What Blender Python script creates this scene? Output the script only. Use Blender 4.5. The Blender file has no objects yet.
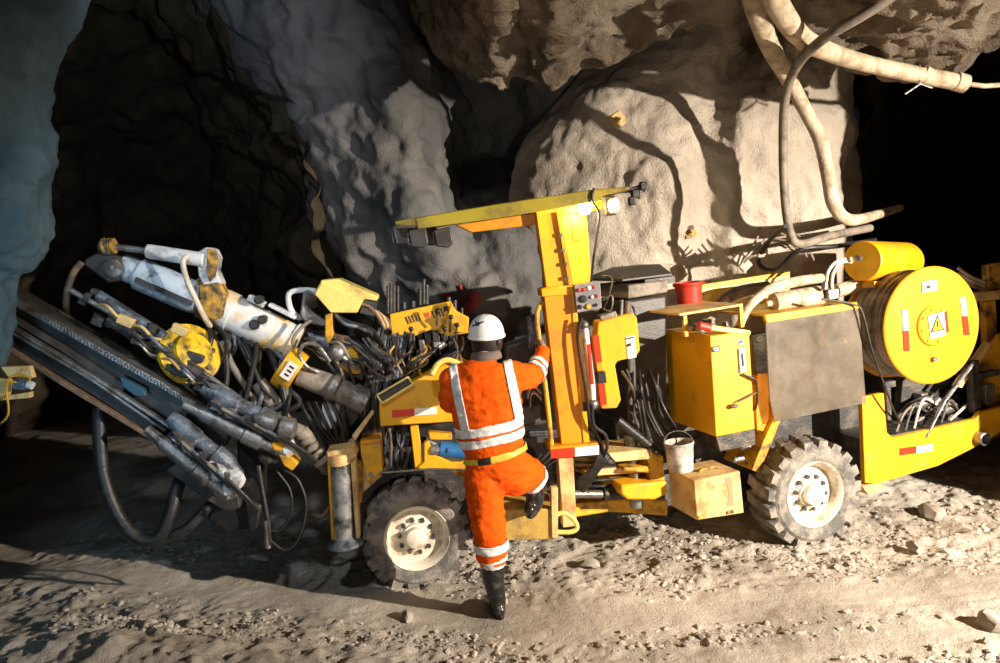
import bpy, bmesh, math, random
from mathutils import Vector, Matrix, noise
random.seed(7)
scn = bpy.context.scene
COL = scn.collection
V = Vector
# ------------------------------------------------------------------ camera
F = 800.0
CAM = V((0, 0, 2.25))
CM = Matrix.Rotation(math.radians(84), 3, 'X') @ Matrix.Rotation(math.radians(-6), 3, 'Z')
cd = bpy.data.cameras.new('camera'); cam = bpy.data.objects.new('camera', cd); COL.objects.link(cam)
cam.matrix_world = Matrix.Translation(CAM) @ CM.to_4x4()
cd.sensor_fit = 'HORIZONTAL'; cd.sensor_width = 36; cd.lens = 36 * F / 1000; cd.clip_start = .05; cd.clip_end = 100
scn.camera = cam
# ------------------------------------------------------------------ world, lights, exposure
vs = scn.view_settings
vs.view_transform = 'Standard'; vs.look = 'None'; vs.gamma = 1; vs.use_curve_mapping = False
vs.exposure = 0.0
w = bpy.data.worlds.new('mine_dark'); scn.world = w; w.use_nodes = True
w.node_tree.nodes['Background'].inputs[0].default_value = (.35, .42, .55, 1)
w.node_tree.nodes['Background'].inputs[1].default_value = .012

def lamp(name, loc, target, power, col, size=.15, cone=None, blend=.5):
    ld = bpy.data.lights.new(name, 'SPOT' if cone else 'POINT')
    ld.energy = power; ld.color = col; ld.shadow_soft_size = size
    if cone: ld.spot_size = math.radians(cone); ld.spot_blend = blend
    o = bpy.data.objects.new(name, ld); COL.objects.link(o); o.location = loc
    o.rotation_euler = (V(target) - V(loc)).to_track_quat('-Z', 'Y').to_euler()
    return o
# floodlights of the heading, around the photographer, and an added tunnel fill
lamp('flood_and_fill_light', (6.3, 1.4, 2.45), (2.5, 5.5, .5), 6000, (1, .86, .70), .05, 84, 1.0)
lamp('flood_and_fill_light', (.6, -1.5, 1.3), (.35, 7.0, 2.0), 280, (1, .86, .70), .1, 44, .9)
lamp('flood_and_fill_light', (-1.1, 2.2, 4.2), (-1.4, 5.8, 1.9), 260, (.84, .92, 1), .1, 54, .9)
lamp('flood_and_fill_light', (-.7, 3.2, 3.3), (-3.6, 10, 4.6), 340, (.80, .88, 1), .12, 50, .9)  # added fill, brightens the left tunnel; not a lamp of the heading
lamp('flood_and_fill_light', (-2.2, 1.8, 1.5), (-3.2, 4.8, 1.7), 120, (.45, .74, 1), .3, 75, 1)

# ------------------------------------------------------------------ helpers
def P(px, py, Y):
    d = CM @ V(((px - 500) / F, (331.5 - py) / F, -1))
    return CAM + d * (Y / d.y)

class Mod:
    """a vertical working plane of the machine: s along it, t away from the viewer"""
    def __init__(s, O, deg):
        a = math.radians(deg); s.O = O; s.u = V((math.cos(a), math.sin(a), 0)); s.n = V((-math.sin(a), math.cos(a), 0))
    def pt(s, px, py, t=0):
        d = CM @ V(((px - 500) / F, (331.5 - py) / F, -1))
        k = (t - (CAM - s.O).dot(s.n)) / d.dot(s.n)
        return CAM + d * k
    def poly(s, pts, t=0): return [s.pt(p[0], p[1], t) for p in pts]

FR = Mod(P(420, 540, 5.45), 5)
RR = Mod(P(640, 480, 5.62), 16)
Z = V((0, 0, 1))

class MB:
    def __init__(s): s.v = []; s.f = []; s.m = []; s.mi = 0
    def add(s, vs_, fs):
        o = len(s.v); s.v += [V(x) for x in vs_]
        for f in fs: s.f.append([i + o for i in f]); s.m.append(s.mi)
        return s
    def mat(s, i): s.mi = i; return s
    def prism(s, poly, vec):
        n = len(poly); vec = V(vec); a = [V(p) for p in poly]; b = [p + vec for p in a]
        nn = sum(((a[i] - a[0]).cross(a[(i + 1) % n] - a[0]) for i in range(n)), V())
        fl = nn.dot(vec) > 0
        f1 = list(range(n)); f2 = list(range(n, 2 * n))
        fs = [f1[::-1] if fl else f1, f2 if fl else f2[::-1]]
        for i in range(n):
            j = (i + 1) % n
            q = [i, j, n + j, n + i]; fs.append(q if fl else q[::-1])
        return s.add(a + b, fs)
    def box(s, c, sx, sy, sz, u=V((1, 0, 0)), n=V((0, 1, 0)), w=None):
        w = w or u.cross(n); c = V(c)
        p = [c + u * (a * sx / 2) + n * (b * sy / 2) + w * (-sz / 2) for a, b in ((-1, -1), (1, -1), (1, 1), (-1, 1))]
        return s.prism(p, w * sz)
    def bar(s, a, b, wd, th, up=Z):
        a = V(a); b = V(b); d = (b - a).normalized(); side = d.cross(up).normalized(); u2 = side.cross(d)
        p = [a + side * (i * wd / 2) + u2 * (j * th / 2) for i, j in ((-1, -1), (1, -1), (1, 1), (-1, 1))]
        return s.prism(p, b - a)
    def tube(s, pts, r, n=10, cap=True, smooth=0):
        pts = [V(p) for p in pts]
        rs = list(r) if isinstance(r, (list, tuple)) else [r] * len(pts)
        if smooth:
            pts2 = []; rs2 = []
            for i in range(len(pts) - 1):
                p0 = pts[max(i - 1, 0)]; p1 = pts[i]; p2 = pts[i + 1]; p3 = pts[min(i + 2, len(pts) - 1)]
                for k in range(smooth):
                    t = k / smooth
                    pts2.append(.5 * ((2 * p1) + (p2 - p0) * t + (2 * p0 - 5 * p1 + 4 * p2 - p3) * t * t + (3 * p1 - p0 - 3 * p2 + p3) * t ** 3))
                    rs2.append(rs[i] * (1 - t) + rs[i + 1] * t)
            pts2.append(pts[-1]); rs2.append(rs[-1]); pts, rs = pts2, rs2
        d0 = (pts[1] - pts[0]).normalized()
        x = d0.orthogonal().normalized(); vs_ = []; L = len(pts)
        for i, p in enumerate(pts):
            d = (pts[min(i + 1, L - 1)] - pts[max(i - 1, 0)]).normalized()
            x = (x - d * x.dot(d)).normalized(); y = d.cross(x)
            for k in range(n):
                a = 2 * math.pi * k / n; vs_.append(p + (x * math.cos(a) + y * math.sin(a)) * rs[i])
        fs = [[i * n + k, i * n + (k + 1) % n, (i + 1) * n + (k + 1) % n, (i + 1) * n + k] for i in range(L - 1) for k in range(n)]
        if cap: fs += [list(range(n))[::-1], [(L - 1) * n + k for k in range(n)]]
        return s.add(vs_, fs)
    def cyl(s, a, b, r, n=16): return s.tube([a, b], r, n)
    def lathe(s, o, ax, prof, n=32, start=None, flat=False):
        """prof: list of (radius, distance along ax)"""
        ax = V(ax).normalized(); x = (start or ax.orthogonal()).normalized(); y = ax.cross(x); vs_ = []
        for r, h in prof:
            for k in range(n):
                a = 2 * math.pi * k / n; vs_.append(V(o) + ax * h + (x * math.cos(a) + y * math.sin(a)) * r)
        m = len(prof)
        fs = [[i * n + k, i * n + (k + 1) % n, (i + 1) * n + (k + 1) % n, (i + 1) * n + k] for i in range(m - 1) for k in range(n)]
        if prof[0][0] > 1e-4 and not flat: fs.append(list(range(n))[::-1])
        if prof[-1][0] > 1e-4 and not flat: fs.append([(m - 1) * n + k for k in range(n)])
        return s.add(vs_, fs)
    def ball(s, c, r, sx=1, sy=1, sz=1, n=12):
        vs_ = []; m = n // 2
        for i in range(m + 1):
            a = math.pi * i / m
            for k in range(n):
                b = 2 * math.pi * k / n
                vs_.append(V(c) + V((r * sx * math.sin(a) * math.cos(b), r * sy * math.sin(a) * math.sin(b), r * sz * math.cos(a))))
        fs = [[i * n + k, (i + 1) * n + k, (i + 1) * n + (k + 1) % n, i * n + (k + 1) % n] for i in range(m) for k in range(n)]
        return s.add(vs_, fs)
    def build(s, name, mats, parent=None, bevel=0, smooth=True, ang=35, label=None, merge=True):
        if not isinstance(mats, (list, tuple)): mats = [mats]
        off = root_of(parent) if parent else V()
        me = bpy.data.meshes.new(name)
        me.from_pydata([v - off for v in s.v], [], s.f)
        for m in mats: me.materials.append(m)
        for i, p in enumerate(me.polygons): p.material_index = s.m[i]
        if merge:
            b = bmesh.new(); b.from_mesh(me); bmesh.ops.remove_doubles(b, verts=b.verts, dist=1e-5)
            bmesh.ops.recalc_face_normals(b, faces=b.faces); b.to_mesh(me); b.free()
        o = bpy.data.objects.new(name, me); COL.objects.link(o)
        if smooth:
            for p in me.polygons: p.use_smooth = True
            me.set_sharp_from_angle(angle=math.radians(ang))
        if parent: o.parent = parent
        if bevel:
            md = o.modifiers.new('bevel', 'BEVEL'); md.width = bevel; md.segments = 2; md.limit_method = 'ANGLE'; md.angle_limit = math.radians(40)
        if label: o['label'] = label
        return o
def root_of(o):
    r = V()
    while o: r += o.location; o = o.parent
    return r
def tag(o, label, cat, group=None, kind=None):
    if label: o['label'] = label
    if cat: o['category'] = cat
    if group: o['group'] = group
    if kind: o['kind'] = kind
    return o
def thing(name, label, cat, loc, group=None):
    o = bpy.data.objects.new(name, None); COL.objects.link(o); o.location = loc; o.empty_display_size = .2
    return tag(o, label, cat, group)

# ------------------------------------------------------------------ materials
def mat(name, col, rough=.6, metal=0, dirt=None, amt=.4, scale=6, bump=.0, bscale=60, spec=.5, col2=None, detail=8, dist=.02):
    m = bpy.data.materials.new(name); m.use_nodes = True; nt = m.node_tree; N = nt.nodes; L = nt.links
    b = N['Principled BSDF']; b.inputs['Base Color'].default_value = (*col, 1); b.inputs['Roughness'].default_value = rough
    b.inputs['Metallic'].default_value = metal; b.inputs['Specular IOR Level'].default_value = spec
    tc = N.new('ShaderNodeTexCoord')
    if dirt or col2:
        nz = N.new('ShaderNodeTexNoise'); nz.inputs['Scale'].default_value = scale; nz.inputs['Detail'].default_value = detail; nz.inputs['Roughness'].default_value = .65
        L.new(tc.outputs['Object'], nz.inputs['Vector'])
        rp = N.new('ShaderNodeValToRGB'); c = .5 + (.5 - amt) * .35
        rp.color_ramp.elements[0].position = max(c - .07, 0); rp.color_ramp.elements[1].position = min(c + .1, 1)
        rp.color_ramp.elements[0].color = (*col, 1); rp.color_ramp.elements[1].color = (*(dirt or col2), 1)
        L.new(nz.outputs['Fac'], rp.inputs['Fac']); L.new(rp.outputs['Color'], b.inputs['Base Color'])
        if dirt and col2:
            rp.color_ramp.elements.new(max(c - .12, .01)).color = (*col2, 1)
    if bump:
        n2 = N.new('ShaderNodeTexNoise'); n2.inputs['Scale'].default_value = bscale; n2.inputs['Detail'].default_value = 6
        L.new(tc.outputs['Object'], n2.inputs['Vector'])
        bp = N.new('ShaderNodeBump'); bp.inputs['Strength'].default_value = bump; bp.inputs['Distance'].default_value = dist
        L.new(n2.outputs['Fac'], bp.inputs['Height']); L.new(bp.outputs['Normal'], b.inputs['Normal'])
    return m
DIRT = (.10, .07, .04)
YEL = mat('yellow_paint', (.78, .40, .006), .45, 0, (.45, .26, .04), .22, 5, .1, 80)
YELD = mat('worn_yellow_paint', (.74, .39, .012), .5, 0, (.13, .085, .035), .42, 7, .25, 60)
ORY = mat('amber_tone', (.74, .29, .006), .42, 0, (.38, .18, .02), .25, 4, .1, 80)
OLIVE = mat('canopy_paint', (.30, .23, .012), .5, 0, (.14, .10, .02), .4, 4, .1, 60)
CREAM = mat('dusty_cream_paint', (.72, .52, .22), .6, 0, (.45, .24, .09), .4, 6, .25, 60)
PALE = mat('pale_yellow_paint', (.92, .72, .20), .4, 0, (.5, .36, .12), .3, 6, .15, 60)
BLK = mat('black_rubber', (.014, .014, .015), .42, 0, (.042, .039, .036), .3, 12, .2, 90)
DRK = mat('dark_steel', (.05, .05, .052), .5, .3, (.14, .12, .10), .35, 9, .3, 60)
STL = mat('grey_steel', (.28, .28, .28), .38, .7, (.12, .10, .08), .4, 10, .25, 60)
BLUST = mat('blue_grey_steel', (.17, .21, .26), .42, .4, (.05, .05, .06), .45, 11, .4, 40)
WHST = mat('chalky_white_paint', (.72, .75, .78), .5, 0, (.16, .17, .19), .3, 8, .2, 50)
BOOMM = mat('boom_paint', (.74, .75, .76), .5, 0, (.80, .46, .02), .45, 5, .2, 40)
RUSTY = mat('rusty_yellow_paint', (.62, .36, .05), .6, 0, (.07, .05, .035), .5, 12, .4, 40)
BRN = mat('brown_hose', (.20, .13, .08), .7, 0, (.08, .06, .05), .4, 14, .3, 60)
WHT = mat('white_plastic', (.82, .80, .76), .4, 0, (.5, .45, .38), .25, 12)
RED = mat('red_paint', (.62, .03, .015), .5, 0, (.35, .08, .04), .3, 10)
REDR = mat('red_reflector', (.70, .035, .01), .35)
WHR = mat('white_reflector', (.85, .82, .74), .35)
TIRE = mat('muddy_tyre', (.12, .115, .11), .8, 0, (.32, .29, .25), .55, 8, .5, 70)
RIM = mat('cream_rim', (.80, .74, .62), .5, 0, (.42, .34, .24), .35, 7, .2, 50)
SMOKY = mat('dark_grey_plastic', (.035, .033, .032), .45, 0, (.075, .068, .06), .4, 6, .1, 60)
BLUE = mat('blue_paint', (.02, .14, .36), .45, 0, (.03, .06, .1), .3, 12)
PIPE = mat('pale_duct', (.62, .52, .38), .65, 0, (.34, .26, .17), .45, 9, .3, 40)
GREYH = mat('grey_hose', (.26, .22, .18), .6, 0, (.12, .10, .08), .4, 10, .2, 60)
ROPE = mat('pale_hose', (.72, .66, .55), .5, 0, (.45, .36, .25), .35, 10, .1, 60)
REDP = mat('red_spray_paint', (.62, .06, .03), .8)
INK = mat('black_ink', (.015, .015, .015), .6)
LAMPG = mat('lamp_glass', (.9, .85, .7), .1)

def rock_mat(name, c1, c2, scale, bump, bscale, rough=.85, dist=.05, c3=None):
    m = bpy.data.materials.new(name); m.use_nodes = True; nt = m.node_tree; N = nt.nodes; L = nt.links
    b = N['Principled BSDF']; b.inputs['Roughness'].default_value = rough; b.inputs['Specular IOR Level'].default_value = .25
    tc = N.new('ShaderNodeTexCoord')
    def nz(s, d=8, r=.6):
        n = N.new('ShaderNodeTexNoise'); n.inputs['Scale'].default_value = s; n.inputs['Detail'].default_value = d; n.inputs['Roughness'].default_value = r
        L.new(tc.outputs['Object'], n.inputs['Vector']); return n
    a = nz(scale); rp = N.new('ShaderNodeValToRGB'); e = rp.color_ramp.elements
    e[0].position = .38; e[1].position = .62; e[0].color = (*c1, 1); e[1].color = (*c2, 1)
    if c3: e.new(.72).color = (*c3, 1)
    L.new(a.outputs['Fac'], rp.inputs['Fac']); L.new(rp.outputs['Color'], b.inputs['Base Color'])
    n1 = nz(bscale, 10, .7); n2 = nz(bscale * 6, 4, .6)
    ad = N.new('ShaderNodeMath'); ad.operation = 'MULTIPLY_ADD'; ad.inputs[1].default_value = .5
    L.new(n2.outputs['Fac'], ad.inputs[0]); L.new(n1.outputs['Fac'], ad.inputs[2])
    bp = N.new('ShaderNodeBump'); bp.inputs['Strength'].default_value = bump; bp.inputs['Distance'].default_value = dist
    L.new(ad.outputs[0], bp.inputs['Height']); L.new(bp.outputs['Normal'], b.inputs['Normal'])
    return m
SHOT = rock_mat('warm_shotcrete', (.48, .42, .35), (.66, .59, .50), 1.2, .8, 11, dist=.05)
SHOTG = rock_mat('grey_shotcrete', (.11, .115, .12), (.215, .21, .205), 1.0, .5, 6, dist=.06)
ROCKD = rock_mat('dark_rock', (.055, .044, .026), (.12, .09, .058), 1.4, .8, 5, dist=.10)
ROCKB = rock_mat('brown_rock', (.22, .17, .12), (.46, .39, .31), 2.2, 1.0, 13, dist=.10)
ROCKL = rock_mat('blue_grey_shotcrete', (.08, .15, .20), (.14, .22, .27), 1.6, .8, 22, dist=.04)
MUD = rock_mat('mud_floor', (.36, .32, .27), (.60, .55, .48), 1.1, .8, 16, dist=.03, rough=.75)
CLOD = rock_mat('muck_clods', (.30, .27, .23), (.58, .53, .46), 3, .6, 20, dist=.02)

def fbm(p, o=5, sc=1.0, h=.9): return noise.fractal(p * sc, h, 2.1, o)
def cr(p0, p1, p2, p3, t):
    return .5 * ((2 * p1) + (p2 - p0) * t + (2 * p0 - 5 * p1 + 4 * p2 - p3) * t * t + (3 * p1 - p0 - 3 * p2 + p3) * t ** 3)
def sheet(name, rows, m, sub=(14, 14), amp=.08, sc=1.2, lin=False, px=True, tagkind='structure', label=None, seed=0.0, amp2=0, sc2=4, solid=0):
    G = [[P(*q) if px else V(q) for q in r] for r in rows]
    R, C = len(G), len(G[0])
    su, sv = sub
    def interp(line, n):
        out = []
        for i in range(len(line) - 1):
            p0 = line[max(i - 1, 0)]; p1 = line[i]; p2 = line[i + 1]; p3 = line[min(i + 2, len(line) - 1)]
            for k in range(n): out.append(cr(p0, p1, p2, p3, k / n))
        return out + [line[-1]]
    H = [interp(r, sv) for r in G]
    cols = [interp([H[i][j] for i in range(R)], su) for j in range(len(H[0]))]
    nR, nC = len(cols[0]), len(cols)
    g = [[cols[j][i] for j in range(nC)] for i in range(nR)]
    vs_ = []
    sd = V((seed, seed * 1.7, -seed))
    for i in range(nR):
        for j in range(nC):
            a = g[min(i + 1, nR - 1)][j] - g[max(i - 1, 0)][j]; b = g[i][min(j + 1, nC - 1)] - g[i][max(j - 1, 0)]
            nn = a.cross(b)
            nn = nn.normalized() if nn.length > 1e-9 else V((0, -1, 0))
            p = g[i][j]
            d = amp * fbm(p + sd, 4, sc) 
            if amp2: d += amp2 * (.5 - abs(noise.noise((p + sd) * sc2))) 
            vs_.append(p + nn * d)
    fs = [[i * nC + j, i * nC + j + 1, (i + 1) * nC + j + 1, (i + 1) * nC + j] for i in range(nR - 1) for j in range(nC - 1)]
    mb = MB(); mb.add(vs_, fs)
    o = mb.build(name, m, smooth=True, ang=180, merge=False)
    if label: o['label'] = label
    if tagkind: o['kind'] = tagkind
    if solid:
        md = o.modifiers.new('solid', 'SOLIDIFY'); md.thickness = solid; md.offset = 0
    return o
# ------------------------------------------------------------------ the setting
def ground(x, y):
    h = .03 * fbm(V((x, y, 0)), 3, .5) - .058 - .050 * (max(-3, min(x, 3.4)) + .73) * max(0, min(1, (9 - y) / 3))
    def bell(cx, cy, sx, sy, a, k=0):
        dx, dy = x - cx, y - cy
        u = dx * math.cos(k) + dy * math.sin(k); v = -dx * math.sin(k) + dy * math.cos(k)
        return a * math.exp(-(u / sx) ** 2 - (v / sy) ** 2)
    h += bell(-2.3, 4.45, 1.1, .42, .17, -.3)          # muck windrow bottom left
    h += bell(2.3, 5.95, .6, .4, -.02, .2)            # rut below rear wheel
    h += bell(-.55, 5.55, .5, .3, -.01)
    h += bell(4.6, 5.2, 1.2, .5, .10, .5)
    h += bell(-3.2, 7.4, 2.0, .5, .12, 0)
    h += bell(0, 10.5, 9, 2.2, .25, 0)
    # clod roughness, low on the driven strips
    track = max(math.exp(-((y - 4.75 - (.05 * x if x > 0 else -.38 * x)) / .32) ** 2), math.exp(-((y - (4.0 + .16 * x)) / .2) ** 2) * (1 if x > -.2 else 0))
    rough = (1 - .85 * track)
    n = noise.noise(V((x * 5.5, y * 5.5, 3)))
    n2 = noise.noise(V((x * 14, y * 14, 8)))
    h += rough * (.05 * max(n, -.15) + .034 * max(n2, -.05) + .022 * max(noise.noise(V((x * 28, y * 28, 2))), 0))
    h += .004 * noise.noise(V((x * 3, y * 14, 1)))
    return h
xs = []; 
def lin(a, b, n): return [a + (b - a) * i / n for i in range(n)]
xs = lin(-11, -4.2, 45) + lin(-4.2, 5.2, 470) + lin(5.2, 12, 45) + [12]
ys = lin(-1, 2.8, 14) + lin(2.8, 7, 230) + lin(7, 19, 110) + [19]
mb = MB()
mb.add([V((x, y, ground(x, y))) for y in ys for x in xs], [[j * len(xs) + i, j * len(xs) + i + 1, (j + 1) * len(xs) + i + 1, (j + 1) * len(xs) + i] for j in range(len(ys) - 1) for i in range(len(xs) - 1)])
o = mb.build('floor', MUD, merge=False, ang=180); tag(o, 'rutted muddy mine floor', None, kind='structure')

# left near rock, blue grey
edge = [(-110, 95), (0, 81), (50, 64), (100, 46), (160, 55), (190, 50), (235, 46), (262, 30), (278, 11), (330, 7), (362, 3), (400, -22), (470, -60), (600, -90)]
rows = [[(-420, y, 2.6), (-220, y, 3.3), (-90, y, 3.9), (e - 34, y, 4.25), (e - 8, y, 4.42), (e, y, 4.62), (e - 26, y, 5.2), (e - 120, y, 6.6)] for y, e in edge]
sheet('wall_left', rows, ROCKL, (16, 16), .05, 2.6, amp2=.035, sc2=10)

# left tunnel: arch sections going back
A = [(-150, 520), (-140, 400), (-120, 280), (-100, 150), (-40, -10), (90, -110), (205, -20), (262, 60), (308, 118), (326, 170), (334, 235), (372, 300), (386, 380), (388, 500)]
B = [(-40, 480), (-36, 390), (-20, 290), (10, 190), (60, 100), (130, 55), (205, 65), (240, 95), (268, 140), (286, 195), (300, 255), (312, 310), (318, 370), (320, 462)]
C = [(50, 440), (56, 380), (66, 310), (85, 250), (115, 205), (160, 185), (185, 180), (205, 195), (222, 220), (236, 250), (244, 290), (250, 330), (254, 370), (256, 428)]
D = [(150, 380)] * 5 + [(170, 340)] * 4 + [(190, 380)] * 5
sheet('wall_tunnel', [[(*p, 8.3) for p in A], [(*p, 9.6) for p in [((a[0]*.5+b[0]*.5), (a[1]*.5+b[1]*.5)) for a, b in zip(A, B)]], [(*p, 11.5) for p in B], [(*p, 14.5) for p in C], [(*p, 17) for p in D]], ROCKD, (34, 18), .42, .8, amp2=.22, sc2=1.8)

# grey wall between the tunnel and the bright pillar
rows = []
for k, (y, xl) in enumerate([(-130, 160), (-20, 205), (60, 262), (118, 308), (170, 326), (235, 334), (300, 372), (380, 386), (500, 388)]):
    cols = [(xl - 22, y, 9.3), (xl, y, 8.35)]
    for t, Y in ((.2, 8.0), (.42, 7.9), (.62, 8.25), (.8, 8.1), (1.0, 8.5), (1.25, 9.0)):
        if k == 5 and t > .3: Y -= .12
        if k >= 6: Y = {.2: 8.0, .42: 7.8, .62: 7.62, .8: 7.6, 1.0: 7.75, 1.25: 8.3}[t]
        cols.append((xl + (560 - xl) * t, y, Y + (1.3 if (k in (1, 2, 3, 4) and t in (.62, .8)) else 0)))  # added recess, stands in for the shade under the ceiling lump
    rows.append(cols)
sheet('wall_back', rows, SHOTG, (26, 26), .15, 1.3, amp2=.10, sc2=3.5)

# bright shotcrete pillar
L_ = [(-120, 700), (-20, 660), (45, 615), (90, 568), (135, 528), (190, 514), (240, 520), (300, 535), (400, 545), (520, 545)]
rows = []
for k, (y, xl) in enumerate(L_):
    xr = [880, 872, 856, 850, 858, 856, 850, 850, 850, 850][k]
    d = [1.3, 1.0, .55, .25, .05, 0, 0, .0, .1, .1][k]
    r = [(xl + 40, y, 10.5), (xl + 12, y, 9.2), (xl, y, 8.3 + d * .4)]
    for t, Y in ((.12, 7.75), (.28, 7.35), (.45, 7.2), (.56, 7.45), (.66, 7.15), (.8, 7.3), (.92, 7.4)):
        r.append((xl + (xr - xl) * t, y, 7.35 + (Y - 7.35) * .6 + d * .5 + .07 * math.sin(k * 1.3 + t * 9)))
    r += [(xr, y, 7.9 + d * .3), (xr - 12, y, 9.2), (xr - 30, y, 11.5)]
    rows.append(r)
sheet('wall_right', rows, SHOT, (24, 22), .10, 1.3, amp2=.035, sc2=6)

# right tunnel
A = [(835, 500), (838, 380), (842, 250), (848, 120), (870, 30), (930, -30), (1010, -40), (1100, 0), (1200, 120), (1260, 300), (1280, 520)]
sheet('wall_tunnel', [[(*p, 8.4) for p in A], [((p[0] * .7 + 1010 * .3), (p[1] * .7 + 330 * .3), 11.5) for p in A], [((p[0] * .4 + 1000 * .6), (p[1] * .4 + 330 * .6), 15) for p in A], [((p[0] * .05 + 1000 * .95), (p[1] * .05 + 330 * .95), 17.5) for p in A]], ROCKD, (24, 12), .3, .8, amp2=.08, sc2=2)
rows = [[(1180, y, 5.2), (1240, y, 6.5), (1250, y, 8.4), (1200, y, 10)] for y in (-300, -100, 100, 300, 560)]
sheet('wall_side', rows, ROCKB, (14, 14), .15, 1.2)

# ceiling with its hanging lip
lip = [(-260, -150), (-60, -130), (200, -70), (330, -30), (415, -10), (442, 40), (468, 72), (500, 92), (520, 76), (552, 88), (585, 64), (640, 40), (700, 18), (770, 22), (800, 46), (850, 55), (905, 68), (945, 66), (1000, 46), (1090, 30), (1250, 0)]
rows = []
def ceilrow(f): return [f(x, y) for x, y in lip]
def wz(x, y, Y, dz=0):
    p = P(x, y, Y); return p
rows.append([(P(x, y, 6.3).x * .5, 1.4, P(x, y, 6.3).z + .6) for x, y in lip])
rows.append([(P(x, y, 6.3).x * .7, 3.2, P(x, y, 6.3).z + .45) for x, y in lip])
rows.append([(P(x, y, 6.3).x * .85, 4.6, P(x, y, 6.3).z + .30 + .1 * math.sin(x * .021)) for x, y in lip])
rows.append([(P(x, y, 6.3).x * .95, 5.7, P(x, y, 6.3).z + .14) for x, y in lip])
rows.append([tuple(P(x, y, 6.3)) for x, y in lip])
rows.append([tuple(P(x, y, 6.45) + V((0, .1, .22))) for x, y in lip])
rows.append([tuple(P(x, y, 6.8) + V((0, .6, .75))) for x, y in lip])
rows.append([tuple(P(x, y, 8.0) + V((0, .8, .9))) for x, y in lip])
rows.append([tuple(P(x, y, 10.0) + V((0, 1, 1.2))) for x, y in lip])
sheet('ceiling', rows, ROCKB, (26, 22), .10, 1.6, px=False, amp2=.15, sc2=6.5)

# loose clods: uncountable muck
mb = MB()
def clod(mb, c, r, sd):
    sx, sy, sz = random.uniform(.7, 1.4), random.uniform(.7, 1.3), random.uniform(.5, .9)
    b = bmesh.new(); bmesh.ops.create_icosphere(b, subdivisions=1 if r < .03 else 2, radius=1)
    vs_ = [V((v.co.x * sx, v.co.y * sy, v.co.z * sz)) * r * (1 + .45 * noise.noise(v.co * 1.3 + V((sd, sd * 2, 0)))) + c for v in b.verts]
    mb.add(vs_, [[v.index for v in f.verts] for f in b.faces]); b.free()
n = 0
while n < 6500:
    px = random.uniform(-20, 1020); py = random.uniform(430, 668)
    hz = 247 - (px - 500) * .105
    if py < hz + 200: continue
    Y = CAM.z * F / (py - hz); p = P(px, py, Y); x, y = p.x, p.y
    if y > 6.7 or (x < -3.2 and y > 5): continue
    track = max(math.exp(-((y - 4.75 - (.05 * x if x > 0 else -.38 * x)) / .32) ** 2), math.exp(-((y - (4.0 + .16 * x)) / .22) ** 2) * (1 if x > -.2 else 0))
    if random.random() < track * 1.25: continue
    if noise.noise(V((x * 1.3, y * 2.2, 5))) < random.uniform(-.35, .35): continue
    r = .005 + .022 * random.random() ** 4
    clod(mb, V((x, y, ground(x, y) + r * .1)), r, n); n += 1
o = mb.build('muck_rubble', CLOD, merge=False, ang=30); tag(o, 'loose muck clods strewn over the muddy mine floor', 'rubble', kind='stuff')
for px, py, r, lb in [(932, 492, .10, 'flat grey rock slab lying behind the rear wheel at right'), (700, 545, .05, 'small lump of muck below the dented cream box'), (915, 530, .07, 'angular stone right of the rear wheel in the light'), (990, 605, .08, 'dark stone at the right edge of the picture'), (590, 560, .06, 'rounded clod in front of the yellow step'), (408, 622, .05, 'pale clod left of the black boot')]:
    hz = 247 - (px - 500) * .105; Y = CAM.z * F / (py - hz); p = P(px, py, Y)
    m2 = MB(); clod(m2, V((p.x, p.y, ground(p.x, p.y) + r * .25)), r, px)
    tag(m2.build('rock', CLOD, ang=40), lb, 'rock')

# ------------------------------------------------------------------ services hanging from the roof
def T(name, pts, r, m, label, cat, n=12, group=None, sm=8):
    mb = MB(); mb.tube([P(*p) for p in pts], r, n, smooth=sm)
    return tag(mb.build(name, m), label, cat, group)
o = T('air_pipe', [(758, -40, 5.0), (776, 2, 5.2), (800, 36, 5.5), (832, 53, 5.8), (872, 65, 6.0), (925, 76, 6.1), (962, 83, 6.15)], [.075, .075, .07, .065, .06, .062, .062], PIPE, 'pale rigid air pipe bending right under the lit rock roof', 'pipe')
mb = MB()
for a, b in (((922, 74, 6.1), (927, 77, 6.1)), ((955, 81, 6.14), (965, 84, 6.15))): mb.cyl(P(*a), P(*b), .07, 16)
mb.tube([P(960, 83, 6.15), P(985, 86, 6.2), P(1040, 82, 6.3)], .018, 8)
mb.build('pipe_coupling', PIPE, o)
T('air_pipe', [(742, -40, 5.6), (757, 12, 5.8), (771, 48, 6.1), (788, 78, 6.45), (804, 108, 6.5), (820, 140, 6.5), (828, 175, 6.5), (834, 205, 6.5), (850, 220, 6.6), (880, 214, 7.2), (900, 208, 7.8)], [.075, .075, .07, .062, .055, .055, .055, .055, .05, .04, .035], PIPE, 'pale flexible duct hanging in front of the bright rock pillar', 'pipe')
T('black_hose', [(905, -12, 5.0), (865, 14, 5.1), (822, 40, 5.3), (797, 66, 5.8), (785, 100, 6.1), (783, 150, 6.35), (785, 200, 6.35), (790, 232, 6.35), (800, 244, 6.4), (830, 236, 6.6), (870, 228, 7.0)], .034, GREYH, 'dark hose crossing over the pale pipes and hanging down the pillar', 'hose')
T('power_cable', [(786, 226, 6.3), (770, 240, 6.6), (758, 262, 6.8), (775, 270, 6.7), (800, 250, 6.5), (838, 246, 6.6), (875, 240, 7.0)], .02, BLK, 'black cable looping behind the yellow tank on the machine', 'cable')
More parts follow.
